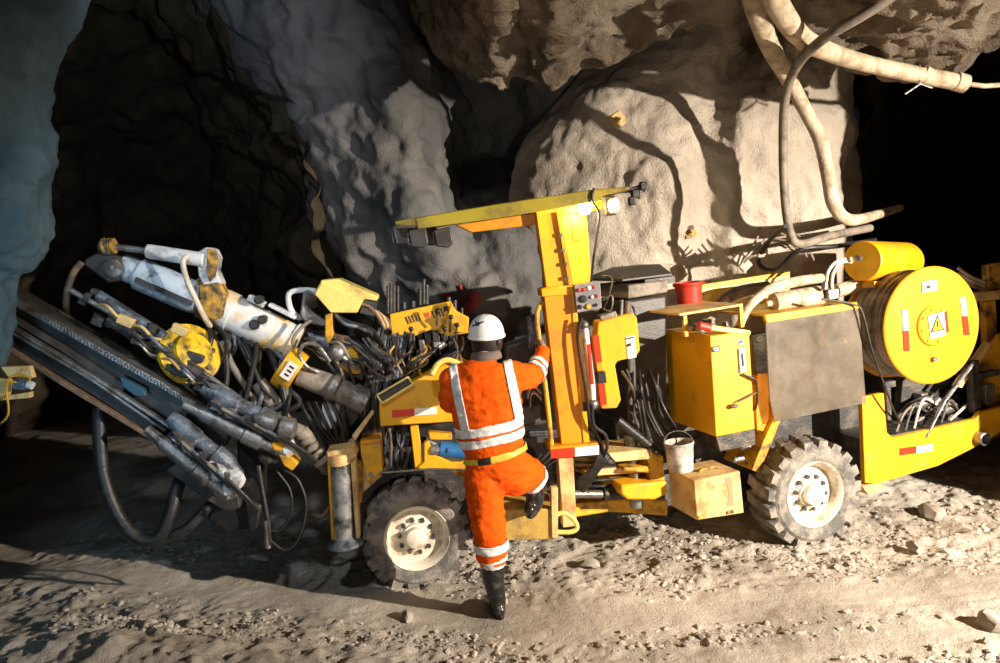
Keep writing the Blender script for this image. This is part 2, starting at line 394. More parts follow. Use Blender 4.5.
mb = MB(); mb.tube([P(920, 58, 6.05), P(920, 84, 6.05), P(932, 88, 6.05)], .007, 6); mb.tube([P(905, 94, 6.05), P(920, 84, 6.05)], .007, 6); mb.tube([P(920, 58, 6.05), P(919, 45, 6.1)], .007, 6)
tag(mb.build('wire_hanger', STL), 'thin wire hook holding the pale pipe at the roof edge', 'hook')
from mathutils.bvhtree import BVHTree
def bvh(name):
    me = bpy.data.objects[name].data
    return BVHTree.FromPolygons([v.co for v in me.vertices], [list(p.vertices) for p in me.polygons])
BW = bvh('wall_right'); BG = bvh('wall_back')
def hit(tree, px, py, back=.0):
    d = (P(px, py, 5) - CAM).normalized(); h = tree.ray_cast(CAM, d)
    return (h[0] - d * back) if h[0] else P(px, py, 8)
def wallplate(px, py, Y, s, m, label, rot=0.2, name='rock_bolt_plate'):
    mb = MB(); c = hit(BW, px, py, .02); u = V((math.cos(rot), .1, math.sin(rot))).normalized(); n = V((0, 1, 0)); n = (n - u * n.dot(u)).normalized()
    mb.box(c, s, .012, s, u, n); mb.cyl(c, c - n * .07, .016, 8); mb.cyl(c - n * .012, c - n * .03, .032, 6)
    return tag(mb.build(name, m, bevel=.003), label, 'bolt plate')
wallplate(618, 120, 7.1, .13, CREAM, 'orange stained bolt plate high on the bright rock pillar', .5)
wallplate(690, 232, 7.0, .10, RUSTY, 'rusty bolt plate low on the pillar behind the red bucket', .3)
# torn mesh and strap scraps where the hoses meet the wall
mb = MB()
for k in range(9):
    a = P(738 + k * 6, 268 - k * 5, 6.75); b = P(758 + k * 7, 236 + k * 3, 6.75)
    mb.tube([a, a.lerp(b, .5) + V((.02, -.05, .03)), b], .009, 6)
tag(mb.build('wire_mesh', GREYH), 'torn scrap of wire mesh bent out below the hanging dark hose', 'wire mesh')
mb = MB(); mb.box(P(742, 262, 6.8), .10, .05, .16, V((.8, .1, .6)).normalized(), V((-.1, 1, 0)).normalized()); mb.box(P(762, 252, 6.75), .09, .05, .09)
tag(mb.build('rock_scrap', SHOT, bevel=.01), 'broken pale shotcrete lump beside the torn wire mesh', 'rock')
# red spray marks on the grey wall
def strokes(segs, label):
    mb = MB()
    for q in segs:
        pts = []
        for (x0, y0), (x1, y1) in zip(q, q[1:]):
            for k in range(4): pts.append(hit(BG, x0 + (x1 - x0) * k / 4, y0 + (y1 - y0) * k / 4, .004))
        pts.append(hit(BG, q[-1][0], q[-1][1], .004)); mb.tube(pts, .013, 6)
    return tag(mb.build('painted_mark', REDP), label, 'painted mark')
strokes([[(466, 295), (470, 293), (472, 297), (469, 299), (473, 301), (471, 306), (466, 305)], [(476, 293), (480, 294), (480, 304), (476, 305), (474, 300), (476, 293)]], 'red sprayed number 30 on the grey wall above the helmet')
strokes([[(460, 285), (462, 290)], [(443, 296), (452, 294)], [(447, 295), (446, 301)]], 'red sprayed strokes left of the number 30 on the wall')
strokes([[(463, 299), (455, 301), (454, 305), (461, 305)], [(465, 309), (469, 299)], [(466, 304), (476, 303)], [(466, 309), (474, 308), (474, 311), (466, 312)]], 'red sprayed letters below the number 30 behind the lever panel')
# ================================================================== the drilling machine
rig = thing('drill_rig', 'yellow articulated underground drill rig with boom, canopy and hose reel on the muddy floor', 'drill rig', (0, 5.9, 0))
EX = .045
def prism(M, name, m, pts, t0, t1, parent=rig, bevel=.006, label=None, **k):
    mb = MB(); mb.prism(M.poly(pts, t0), M.n * (t1 - t0)); return mb.build(name, m, parent, bevel=bevel, label=label, **k)
def mtube(M, name, m, pts, r, parent=rig, n=10, sm=6, label=None):
    mb = MB(); mb.tube([M.pt(*p) for p in pts], r, n, smooth=sm); return mb.build(name, m, parent, label=label)
def reflector(M, a, b, h, t, parent=rig, first=REDR, second=WHR, vertical=False):
    """two-colour strip lying on plane t from pixel a to pixel b, h pixels wide"""
    mb = MB(); mx, my = (a[0] + b[0]) / 2, (a[1] + b[1]) / 2
    dx, dy = (h / 2, 0) if vertical else (0, h / 2)
    for i, (p, q) in enumerate(((a, (mx, my)), ((mx, my), b))):
        mb.mat(i); mb.prism(M.poly([(p[0] - dx, p[1] - dy), (p[0] + dx, p[1] + dy), (q[0] + dx, q[1] + dy), (q[0] - dx, q[1] - dy)], t), M.n * .005)
    return mb.build('reflector', [first, second], parent, smooth=False)

def wheel(c, ax, r, wd, far=False, phase=0):
    """c: centre of the outer face; ax: unit axle direction pointing away from the viewer"""
    x = (ax.cross(Z)).normalized()
    w = MB(); w.lathe(c, ax, [(.001, .05), (r * .24, .045), (r * .26, .075), (r * .50, .095), (r * .52, .04), (r * .57, .012), (r * .60, .0), (r * .615, .012), (r * .60, .03), (r * .55, .2)], 40, x, True)
    wh = w.build('wheel', RIM, rig, ang=30)
    t = MB()
    prof = [(r * .585, .02), (r * .62, .004), (r * .70, -.012), (r * .80, -.014), (r * .87, .004), (r * .905, .025), (r * .915, .06), (r * .92, wd / 2), (r * .915, wd - .06), (r * .905, wd - .02), (r * .87, wd), (r * .75, wd + .01), (r * .585, wd - .02)]
    t.lathe(c, ax, prof, 56, x, True)
    NL = 19
    for k in range(NL):
        for side in (0, 1):
            a = 2 * math.pi * (k + phase + (.5 if side else 0)) / NL
            rad = x * math.cos(a) + ax.cross(x) * math.sin(a); tan = ax.cross(rad)
            h0, h1 = (.0, wd * .50) if not side else (wd + .006, wd * .50)
            lw = 2 * math.pi * r / NL * .64
            skew = tan * (lw * .45) * (1 if side == 0 else -1)
            p = [c + ax * h0 + rad * (r * .83) - tan * lw / 2, c + ax * h0 + rad * (r * .83) + tan * lw / 2, c + ax * h0 + rad * r * .985 + tan * lw * .42, c + ax * h0 + rad * r * .985 - tan * lw * .42]
            q = [c + ax * h1 + rad * (r * .90) - tan * lw / 2 + skew, c + ax * h1 + rad * (r * .90) + tan * lw / 2 + skew, c + ax * h1 + rad * r * 1.0 + tan * lw * .42 + skew, c + ax * h1 + rad * r * 1.0 - tan * lw * .42 + skew]
            t.add(p + q, [[0, 1, 2, 3], [7, 6, 5, 4], [0, 4, 5, 1], [1, 5, 6, 2], [2, 6, 7, 3], [3, 7, 4, 0]])
    t.build('tyre', TIRE, wh, ang=28, bevel=0)
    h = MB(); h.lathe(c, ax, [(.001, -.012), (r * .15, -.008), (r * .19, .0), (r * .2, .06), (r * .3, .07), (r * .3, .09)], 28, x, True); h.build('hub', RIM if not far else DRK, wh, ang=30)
    for k in range(10):
        a = 2 * math.pi * (k + .3) / 10; rad = x * math.cos(a) + ax.cross(x) * math.sin(a); p = c + rad * r * .31 + ax * .052
        b = MB(); b.cyl(p, p + ax * .05, .017, 6); b.build('wheel_nut', DRK, wh, ang=30)
    return wh

# ---------------------------------------------------------------- rear half
R = RR
# wheel: outer face plane t=-.20
t_w = -.20
cr_ = R.pt(816, 495, t_w)
wheel(cr_, R.n, .415, .27)
wheel(cr_ + R.n * 1.25, R.n, .415, .27, True)
# underbody / frame
prism(R, 'rear_chassis', DRK, [(690, 440), (868, 400), (880, 470), (870, 482), (765, 470), (700, 480)], .42, .95)
prism(R, 'axle', DRK, [(795, 478), (838, 470), (838, 498), (795, 505)], .1, 1.1, bevel=.02)
sp = prism(R, 'side_frame', YEL, [(862, 397), (884, 393), (887, 432), (892, 437.5), (900, 436.5), (976, 419), (981, 412), (1000, 407), (1090, 380), (1090, 405), (1000, 433), (970, 450), (938, 466), (877, 484), (865, 483)], .0, .05)
prism(R, 'side_frame', YELD, [(862, 400), (1090, 382), (1090, 402), (970, 448), (938, 462), (870, 480)], 1.1, 1.15, bevel=.006)
prism(R, 'rear_chassis', DRK, [(864, 440), (1090, 398), (1090, 404), (970, 448), (938, 462), (868, 480)], .05, 1.1)
reflector(R, (900, 452), (933, 447.5), 7, -.006)
m_ = MB(); c0 = R.pt(978, 437.5, .0); m_.lathe(c0, -R.n, [(.055, -.02), (.055, .07), (.043, .075), (.04, .03), (.001, .03)], 24); m_.build('tow_socket', STL, rig)
m_ = MB(); m_.prism(R.poly([(862, 486), (880, 483), (884, 489), (868, 495)], .0), R.n * .12); m_.build('step_plate', CREAM, rig, bevel=.006)
# engine compartment bits in the opening
prism(R, 'engine_block', DRK, [(884, 380), (985, 360), (985, 420), (892, 436)], .45, .95, bevel=.02)
random.seed(3)
eb = MB()
for k in range(9):
    x0 = 898 + k * 8; y0 = 424 - k * 2 + random.uniform(-8, 3)
    p = R.pt(x0, y0, .25 + .1 * random.random()); q = R.pt(x0 + random.uniform(8, 18), y0 - random.uniform(8, 18), .3)
    eb.cyl(p, q, random.uniform(.02, .035), 10)
eb.cyl(R.pt(912, 408, .2), R.pt(928, 400, .2), .05, 14); eb.cyl(R.pt(935, 412, .18), R.pt(952, 408, .18), .04, 14)
eb.box(R.pt(922, 398, .3), .12, .12, .1, R.u, R.n); eb.box(R.pt(948, 417, .22), .1, .1, .06, R.u, R.n)
eb.build('valve_block', STL, rig, bevel=.004)
for k in range(7):
    mtube(R, 'hydraulic_hose', [GREYH, STL, ROPE, BLK][k % 4], [(896 + k * 9, 432 - k * 2, .12), (905 + k * 9, 412 - (k % 3) * 6, .10), (920 + k * 8, 404 + (k % 2) * 8, .15), (938 + k * 6, 414 - k * 2, .25)], .011)
mtube(R, 'stay_rod', STL, [(946, 399, .04), (974, 362, .04)], .018, sm=0)
mtube(R, 'stay_rod', STL, [(926, 437, .0), (946, 399, .04)], .012, sm=0)
# arch plates above the rear wheel
prism(R, 'wheel_arch', YELD, [(752, 470), (764, 440), (774, 418), (774, 374), (780, 374), (781, 420), (771, 445), (759, 473)], -.04, .35, bevel=.004)
prism(R, 'wheel_arch', ORY, [(759, 374), (774, 373), (774, 418), (765, 432), (757, 430), (756, 412)], .0, .03, bevel=.004)
prism(R, 'inner_wall', DRK, [(775, 335), (864, 315), (866, 425), (770, 440)], .75, .8)
# dusty clear side panel
gm = bpy.data.materials.new('dusty_clear_panel'); gm.use_nodes = True; nt = gm.node_tree; N = nt.nodes
b = N['Principled BSDF']; b.inputs['Base Color'].default_value = (.25, .215, .17, 1); b.inputs['Roughness'].default_value = .35
tr = N.new('ShaderNodeBsdfTransparent'); tr.inputs[0].default_value = (.75, .72, .66, 1)
mx = N.new('ShaderNodeMixShader'); tc = N.new('ShaderNodeTexCoord'); nz = N.new('ShaderNodeTexNoise'); nz.inputs['Scale'].default_value = 3.2; nz.inputs['Detail'].default_value = 9; nz.inputs['Roughness'].default_value = .7
rp = N.new('ShaderNodeValToRGB'); rp.color_ramp.elements[0].position = .3; rp.color_ramp.elements[1].position = .75; rp.color_ramp.elements[0].color = (.2, .2, .2, 1); rp.color_ramp.elements[1].color = (.75, .75, .75, 1)
nt.links.new(tc.outputs['Object'], nz.inputs['Vector']); nt.links.new(nz.outputs['Fac'], rp.inputs['Fac']); nt.links.new(rp.outputs['Color'], mx.inputs[0])
nt.links.new(tr.outputs[0], mx.inputs[1]); nt.links.new(b.outputs[0], mx.inputs[2]); nt.links.new(mx.outputs[0], N['Material Output'].inputs[0])
prism(R, 'side_panel', gm, [(766, 323), (858, 308), (860, 322), (866, 403), (775, 422), (770, 400)], -.09, -.078, bevel=0, label='dusty see-through side panel')
prism(R, 'panel_rim', YEL, [(765, 315), (857, 302), (859, 308.5), (767, 323)], -.095, -.06, bevel=.004)
prism(R, 'panel_bracket', YELD, [(819, 322), (824, 322), (826, 341), (846, 338), (847, 343), (820, 347)], .05, .08, bevel=.002)
prism(R, 'cooler', YELD, [(795, 365), (810, 362), (811, 392), (796, 395)], .1, .3, bevel=.006)
prism(R, 'engine_cover', YELD, [(765, 315), (857, 302), (857, 304), (766, 317)], -.06, .75, bevel=.002)
prism(R, 'panel_post', DRK, [(752, 335), (768, 332), (771, 374), (757, 376)], .02, .1)
m_ = MB(); m_.cyl(R.pt(760, 339, .0), R.pt(760, 339, .05), .028, 14); m_.build('filler_cap', STL, rig)
# yellow tank box with a raised lid
tb = prism(R, 'oil_tank', YEL, [(710, 336), (749, 331), (755, 429), (716, 437)], -.22, .44, bevel=.006)
o = prism(R, 'tank_lid', CREAM, [(679, 313.5), (743, 303.5), (743, 306), (680, 316)], -.16, -.16 + .55, tb, bevel=.003)
for q in ((684, 315, -.1), (740, 306, -.1)):
    b0 = R.pt(*q); mb = MB(); mb.box(b0 - Z * .075, .03, .03, .16, R.u, R.n); mb.build('lid_post', YELD, tb, bevel=.002)
b0 = R.pt(684, 315, -.1) + R.n * .5; mb = MB(); mb.box(b0 - Z * .075, .03, .03, .16, R.u, R.n); mb.build('lid_post', YELD, tb, bevel=.002)
for q, r_, h_ in (((700, 334, .15), .045, .08), ((708, 332, .3), .035, .1), ((725, 331, .05), .03, .07)):
    p = R.pt(*q); mb = MB(); mb.cyl(p - Z * .03, p + Z * h_, r_, 14); mb.cyl(p + Z * h_ * .4, p + Z * h_ * .6, r_ * 1.25, 14); mb.build('filler_cap', STL, tb)
mtube(R, 'lever', PALE, [(705, 327, -.2), (749, 333, -.2)], .02, tb, sm=0, label='pale yellow tube laid across the tank top')
mtube(R, 'lever_grip', RED, [(699, 325, -.2), (710, 328, -.2)], .027, tb, sm=0)
mb = MB(); mb.mat(0); mb.prism(R.poly([(712, 347), (719.5, 346), (720, 351.5), (712.5, 352.5)], -.226), R.n * .006); mb.mat(1); mb.prism(R.poly([(713, 348.2), (718.5, 347.4), (718.5, 348.4), (713, 349.2)], -.229), R.n * .004); mb.prism(R.poly([(714.5, 350.2), (719, 349.5), (719, 350.5), (714.5, 351.2)], -.229), R.n * .004)
mb.build('label_plate', [INK, WHR], tb, smooth=False)
mb = MB(); mb.mat(0); mb.prism(R.poly([(738.5, 340), (743.5, 339.3), (744, 344), (739, 344.7)], -.226), R.n * .006); mb.mat(1); mb.prism(R.poly([(739.5, 341), (742.5, 340.5), (742.6, 342.7), (739.6, 343.2)], -.229), R.n * .004); mb.build('label_plate', [WHR, INK], tb, smooth=False)
mb = MB(); mb.mat(0); mb.prism(R.poly([(739, 349), (745, 348), (746.5, 371), (740.5, 373)], -.235), R.n * .015); mb.mat(1); mb.prism(R.poly([(741.5, 354), (743.5, 353.7), (744.3, 366), (742.3, 366.4)], -.24), R.n * .006)
mb.build('switch', [WHR, INK], tb, bevel=.001)
mb = MB(); mb.tube([R.pt(*p) for p in ((743, 374, -.24), (752, 378, -.245), (756, 382, -.24), (757, 400, -.24), (755, 410, -.23))], .009, 8, smooth=5); mb.build('cable', BLK, tb)
mb = MB(); mb.tube([R.pt(*p) for p in ((757, 392, -.24), (748, 397, -.25), (738, 402, -.25))], .006, 6, smooth=4); mb.ball(R.pt(734, 406, -.25), .022, 1.5, .7, .8); mb.build('pull_handle', BRN, tb)
# bracket and fittings beneath
prism(R, 'bracket', DRK, [(716, 437), (755, 429), (756, 445), (720, 452)], .0, .3)
for q in ((727, 441), (742, 447), (735, 460), (748, 465)):
    mb = MB(); p = R.pt(q[0], q[1], .05); mb.cyl(p, p + R.u * .07, .02, 8); mb.ball(p, .026); mb.build('hose_fitting', STL, rig)
# exhaust silencer, hoses and rail on top
mb = MB(); a = R.pt(773, 303, .2); bb = R.pt(830, 294, .2); mb.lathe(a, bb - a, [(.02, -.06), (.03, -.02), (.075, 0), (.08, .01), (.08, .2), (.084, .205), (.08, .21), (.08, .42), (.075, .435), (.03, .45)], 20); mb.build('silencer', PIPE, rig)
mb = MB(); mb.tube([R.pt(*p) for p in ((718, 306, .45), (728, 296, .45), (745, 289, .45), (768, 286, .45))], .04, 12, smooth=6); mb.build('exhaust_hose', GREYH, rig)
mb = MB(); mb.tube([R.pt(*p) for p in ((740, 325, .0), (748, 308, .0), (760, 296, .02), (775, 287, .05), (800, 281, .1), (822, 278, .12))], [.03, .032, .035, .04, .04, .036], 14, smooth=6); mb.build('exhaust_hose', PIPE, rig)
mb = MB(); mb.tube([R.pt(*p) for p in ((728, 300, .3), (755, 291, .3), (775, 293, .25))], .03, 10, smooth=6); mb.build('exhaust_hose', GREYH, rig)
prism(R, 'guard_panel', YEL, [(700, 285), (790, 271), (790, 275), (701, 289)], .72, .76, bevel=.003)
prism(R, 'guard_panel', PALE, [(701, 289), (790, 275), (790, 300), (702, 314)], .735, .75, bevel=.003)
mb = MB(); a = R.pt(836, 291, .3); bb = R.pt(885, 279, .3); mb.tube([a, bb], [.055, .065], 18); mb.build('air_filter', PIPE, rig)
mb = MB(); mb.box(R.pt(828, 294, .15), .1, .14, .08, R.u, R.n); mb.cyl(R.pt(824, 290, .1), R.pt(826, 278, .1), .022, 10); mb.build('pipe_flange', STL, rig, bevel=.005)
for k in range(2):
    mtube(R, 'white_hose', ROPE, [(826 + k * 6, 289, .2), (828 + k * 5, 272 + k * 2, .2), (838 + k * 4, 261 + k, .22), (858, 258 + k * 5, .3)], .014)
# slim cable in front of the panel
mtube(R, 'cable', BLK, [(822, 299, -.1), (852, 304, -.12), (862, 312, -.14), (872, 350, -.14), (884, 384, -.12), (893, 408, -.08), (905, 432, -.02)], .008)
mb = MB(); mb.box(R.pt(888, 384, -.03), .10, .06, .05, R.u, R.n); mb.prism(R.poly([(886, 388), (891, 387), (892, 420), (888, 421)], -.02), R.n * .03); mb.build('bracket', DRK, rig, bevel=.004)
# yellow water tank
mb = MB(); a = R.pt(862, 261, .18); ax = (R.pt(936, 262, .62) - a).normalized()
mb.lathe(a, ax, [(.001, -.004), (.11, 0), (.155, 0), (.162, .012), (.162, .68), (.15, .72), (.10, .75), (.001, .76)], 32); mb.build('water_tank', YEL, rig, ang=30)
mb = MB(); p = R.pt(860, 258, .17); mb.cyl(p, p - ax * .05, .025, 12); mb.build('tank_port', STL, rig)
mb = MB(); mb.box(a + ax * .28 - Z * .19, .5, .2, .06, ax, R.n); mb.build('tank_cradle', YELD, rig, bevel=.004)
# hose reel
rc = R.pt(933, 325.5, -.14)
dr = MB(); rr = .462
dr.lathe(rc, R.n, [(.001, -.0), (rr - .01, 0), (rr, .008), (rr, .022), (rr - .02, .028), (.22, .028), (.22, .42), (rr - .02, .42), (rr, .425), (rr, .44), (rr - .01, .446), (.001, .45)], 64)
dr = dr.build('hose_reel', mat('reel_paint', (.72, .325, .006), .4, 0, (.60, .25, .01), .3, 5, .05, 60), rig, ang=25)
hs = MB(); prof = []
for k in range(9):
    h = .055 + k * .042
    for a_ in range(5): an = math.pi * a_ / 4; prof.append((.40 + .022 * math.sin(an) + (.015 if k % 3 else 0), h - .02 * math.cos(an)))
prof = [(.2, .03)] + prof + [(.2, .415)]
hs.lathe(rc, R.n, prof, 56, None, True); hs.build('wound_hose', mat('wound_hose_rubber', (.50, .44, .36), .6, 0, (.16, .13, .1), .5, 5, .2, 40), dr, ang=60)
hb = MB(); hb.lathe(rc, -R.n, [(.001, .018), (.15, .018), (.158, .012), (.16, -.001)], 40)
for k in range(8):
    a_ = 2 * math.pi * k / 8 + .2; p = rc + (R.u * math.cos(a_) + Z * math.sin(a_)) * .13 - R.n * .018; hb.cyl(p, p - R.n * .01, .01, 6)
hb.build('reel_hub', dr.data.materials[0], dr, ang=30)
RT = -.146
def rlab(pts, m, t=-.150, n=dr, extra=None, name='label_plate'):
    mb = MB(); mb.prism(R.poly(pts, t), R.n * .006)
    mats = [m]
    for i, (e, em, et) in enumerate(extra or []): mb.mat(i + 1); mb.prism(R.poly(e, et), R.n * .003); mats.append(em)
    return mb.build(name, mats, n, smooth=False)
reflector(R, (905, 310), (907, 351), 5.5, -.147, dr, WHR, REDR, True)
reflector(R, (963, 297), (967, 335), 5.5, -.147, dr, WHR, REDR, True)
rlab([(928, 316), (945, 311), (946, 335), (931, 339)], WHT, -.166, dr, [([(937.5, 314.5), (930.5, 333), (944.5, 330)], INK, -.169), ([(937.5, 317.5), (932.5, 331.5), (943, 329)], YEL, -.172), ([(937, 321), (938.4, 321), (938.2, 327), (937.2, 327)], INK, -.175)])
rlab([(944, 312), (947, 311), (949, 332), (946.5, 333)], REDR, -.166)
rlab([(922, 282), (937, 279.5), (937.5, 290), (922.5, 292.5)], WHT, -.150, dr, [([(925, 285), (932, 284), (932.5, 289), (925.5, 290)], STL, -.153), ([(927, 286), (930, 285.5), (930.3, 288), (927.3, 288.5)], INK, -.156)])
mb = MB(); p = R.pt(934, 359, -.15); mb.cyl(p, p - R.n * .02, .02, 14); mb.build('reel_lock', STL, dr)
prism(R, 'reel_stand', DRK, [(905, 360), (950, 352), (956, 400), (900, 412)], .34, .42)
# rear end: rack, brackets and the second panel
for pts in (((984, 345), (1000, 338), (1090, 322), (1090, 385), (1000, 405), (984, 408)),):
    prism(R, 'rear_panel', YELD, [(975, 372), (1000, 334), (1090, 316), (1090, 385), (1000, 404), (977, 409)], .16, .2, bevel=.005)
prism(R, 'rack_post', RUSTY, [(988, 265), (1004, 262), (1004, 290), (989, 292)], .25, .32)
prism(R, 'rack_beam', CREAM, [(976, 293), (1090, 280), (1090, 288), (977, 302)], .2, .3, bevel=.004)
prism(R, 'rack_post', YELD, [(985, 302), (996, 300), (998, 345), (987, 350)], .3, .36, bevel=.004)
prism(R, 'rack_post', CREAM, [(956, 386), (988, 342), (992, 344), (962, 388)], .1, .15, bevel=.003)
prism(R, 'bracket', DRK, [(972, 365), (979, 360), (981, 412), (975, 414)], .05, .12, bevel=.003)
prism(R, 'bracket', DRK, [(979, 374), (1000, 369), (1000, 375), (979, 380)], .04, .1, bevel=.003)
prism(R, 'bracket', STL, [(985, 385), (994, 383), (995, 402), (986, 404)], .05, .09, bevel=.003)
for k in range(3): mtube(R, 'white_hose', ROPE, [(958, 268 + k * 5, .35), (975, 279 + k * 4, .3), (1000, 284 + k * 4, .3), (1060, 282 + k * 4, .3)], .014)
# ---------------------------------------------------------------- articulation
M = FR
# exhaust scrubber housing, dark with flared lid
hx = MB()
def frus(mb, px0, px1, py, t0, t1, k): pass
c = R.pt(640, 330, .55)
def boxR(mb, pxa, pxb, pya, pyb, t0, t1, off=0): mb.prism(R.poly([(pxa, pya), (pxb, pya - (pxb - pxa) * .13), (pxb, pyb - (pxb - pxa) * .17), (pxa, pyb)], t0), R.n * (t1 - t0))
hs_ = MB(); boxR(hs_, 628, 667, 300, 432, .30, .85); hs_ = hs_.build('scrubber_housing', SMOKY, rig, bevel=.02)
hs2 = MB(); boxR(hs2, 628, 668, 285, 299, .28, .88); hs2.build('housing_band', GREYH, hs_, bevel=.01)
ld = MB(); lo = [R.pt(622, 279, .22), R.pt(672, 273, .22)]; lo += [lo[1] + R.n * .72, lo[0] + R.n * .72]; hi = [R.pt(632, 267, .42), R.pt(660, 264, .42)]; hi += [hi[1] + R.n * .35, hi[0] + R.n * .35]
dn = [p - Z * .02 for p in lo]
ld.add(dn + lo + hi, [[3, 2, 1, 0], [8, 9, 10, 11]] + [[i, (i + 1) % 4, 4 + (i + 1) % 4, 4 + i] for i in range(4)] + [[4 + i, 4 + (i + 1) % 4, 8 + (i + 1) % 4, 8 + i] for i in range(4)])
ld.build('housing_lid', SMOKY, hs_, bevel=.006)
mb = MB(); mb.box(R.pt(648, 281, .5), .25, .4, .05, R.u, R.n); mb.build('lid_neck', DRK, hs_)
prism(R, 'engine_bulkhead', DRK, [(615, 420), (760, 392), (762, 440), (740, 468), (668, 474), (620, 470)], .45, .9, bevel=.01)
# forks of the centre joint
f1 = prism(R, 'centre_joint', YELD, [(610, 455), (650, 451), (664, 456), (666, 494), (658, 498), (627, 499), (622, 493), (626, 485), (652, 484), (650, 473), (624, 472), (624, 468), (650, 466), (648, 460), (610, 461)], .02, .42, bevel=.015)
prism(R, 'joint_plate', CREAM, [(608, 453), (652, 449), (654, 459), (610, 463)], .0, .4, bevel=.012)
prism(R, 'joint_plate', CREAM, [(585, 470), (650, 466), (650, 472), (585, 477)], .1, .5, bevel=.008)
prism(R, 'joint_plate', YEL, [(621, 485), (667, 481), (668, 494), (655, 500), (628, 500), (621, 494)], -.03, .4, bevel=.015)
mb = MB(); p = R.pt(636, 500, .15); mb.cyl(p - Z * .05, p + Z * .5, .05, 16); mb.build('joint_pin', STL, rig)
mtube(R, 'steering_cylinder', STL, [(574, 494, .1), (606, 494, .1)], .03, sm=0, n=14)
mtube(R, 'cylinder_barrel', BLK, [(603, 494, .1), (640, 492, .1)], .048, sm=0, n=16)
mtube(R, 'cylinder_barrel', BLK, [(617, 420, .05), (640, 438, .05), (654, 450, .05)], .034, sm=0, n=12)
mtube(R, 'cylinder_rod', STL, [(604, 462, .1), (588, 470, .1)], .02, sm=0)
prism(R, 'belly_plate', YELD, [(560, 505), (640, 498), (668, 500), (668, 516), (610, 512), (560, 520)], .3, .7, bevel=.01)
prism(R, 'belly_plate', DRK, [(560, 476), (700, 470), (690, 505), (560, 515)], .5, .9, bevel=.01)
random.seed(9)
for k in range(11):
    x0 = 630 + k * 3.4
    mtube(R, 'hydraulic_hose', BLK if k % 3 else SMOKY, [(x0 - 8 + random.uniform(-4, 4), 372 + random.uniform(-3, 3), random.uniform(.05, .3)), (x0 - 2 + random.uniform(-7, 7), 390, random.uniform(.02, .2)), (x0 + 4 + random.uniform(-5, 5), 412, random.uniform(.02, .2)), (x0 + 10 + k + random.uniform(-3, 3), 432 + k % 4 * 4, .08)], random.uniform(.009, .014))
for k in range(9):
    mtube(R, 'hydraulic_hose', BLK, [(588 + k * 2, 432 + k * 3, .0 + .02 * k), (598 + k * 2, 446 + k * 2, -.06), (594 + k, 466, -.05), (580 + k, 478 + k, .05), (572, 486 + k * 2, .15)], .012)
for k in range(5):
    mtube(R, 'hydraulic_hose', BLK, [(575, 462 + k * 6, .2), (600, 466 + k * 6 - 4, .12), (640, 456 + k * 7, .2)], .011)
# muck box (dented cream tool box) at the joint
tbx = prism(R, 'tool_box', CREAM, [(694, 481), (740, 471), (744, 513), (697, 520.5)], -.25, .12, bevel=.008, label='dented cream tool box')
mb = MB(); mb.tube([R.pt(*p) for p in ((700, 474, -.1), (701, 470, -.1), (716, 467, -.1), (717, 471, -.1))], .008, 8, smooth=3); mb.build('handle', RUSTY, tbx)
mb = MB()
for q in ((701, 517), (730, 512)): mb.box(R.pt(q[0], q[1], -.255), .05, .02, .02, R.u, R.n)
mb.build('latch', RUSTY, tbx, bevel=.002)
mb = MB(); mb.prism(R.poly([(725, 478), (731, 477), (734, 505), (727, 507), (729, 492)], -.2525), R.n * .004); mb.build('red_stain', mat('red_stain_paint', (.6, .25, .14), .7), tbx, smooth=False)

# ---------------------------------------------------------------- front half
wheel(M.pt(417, 539, -.02), (M.n + M.u * -.10).normalized(), .383, .25, phase=.3)
wheel(M.pt(417, 539, -.02) + M.n * 1.2, M.n, .383, .25, True)
prism(M, 'front_chassis', DRK, [(330, 440), (560, 430), (560, 500), (470, 512), (370, 505), (335, 500)], .34, .95)
prism(M, 'axle', DRK, [(395, 518), (440, 514), (440, 545), (395, 548)], .15, 1.1, bevel=.02)
# sloped console body
cb = prism(M, 'console_body', YEL, [(379, 399), (411, 383), (436, 369), (448, 361), (458, 361), (478, 372), (480, 420), (452, 422), (380, 426.5)], .0, .5, bevel=.008)
reflector(M, (392, 414), (437, 410.5), 7, -.006, cb)
mb = MB(); q = [(378, 396), (408, 378), (412, 384), (381, 402)]
mb.prism(M.poly(q, -.02), M.n * .4); mb.build('grille', SMOKY, cb, bevel=.003)
mb = MB()
for a_, b_ in (((377, 395), (408, 377)), ((408, 377), (413, 384)), ((413, 384), (382, 403)), ((382, 403), (377, 395))): mb.bar(M.pt(*a_, -.03), M.pt(*b_, -.03), .012, .012)
mb.build('grille_frame', PALE, cb)
mtube(M, 'hand_rail', PALE, [(432, 374, -.01), (438, 364, -.02), (448, 360, -.02), (458, 364, -.01)], .02, cb)
mtube(M, 'hand_rail', PALE, [(438, 376, .1), (442, 370, .08), (450, 368, .08), (456, 372, .1)], .014, cb)
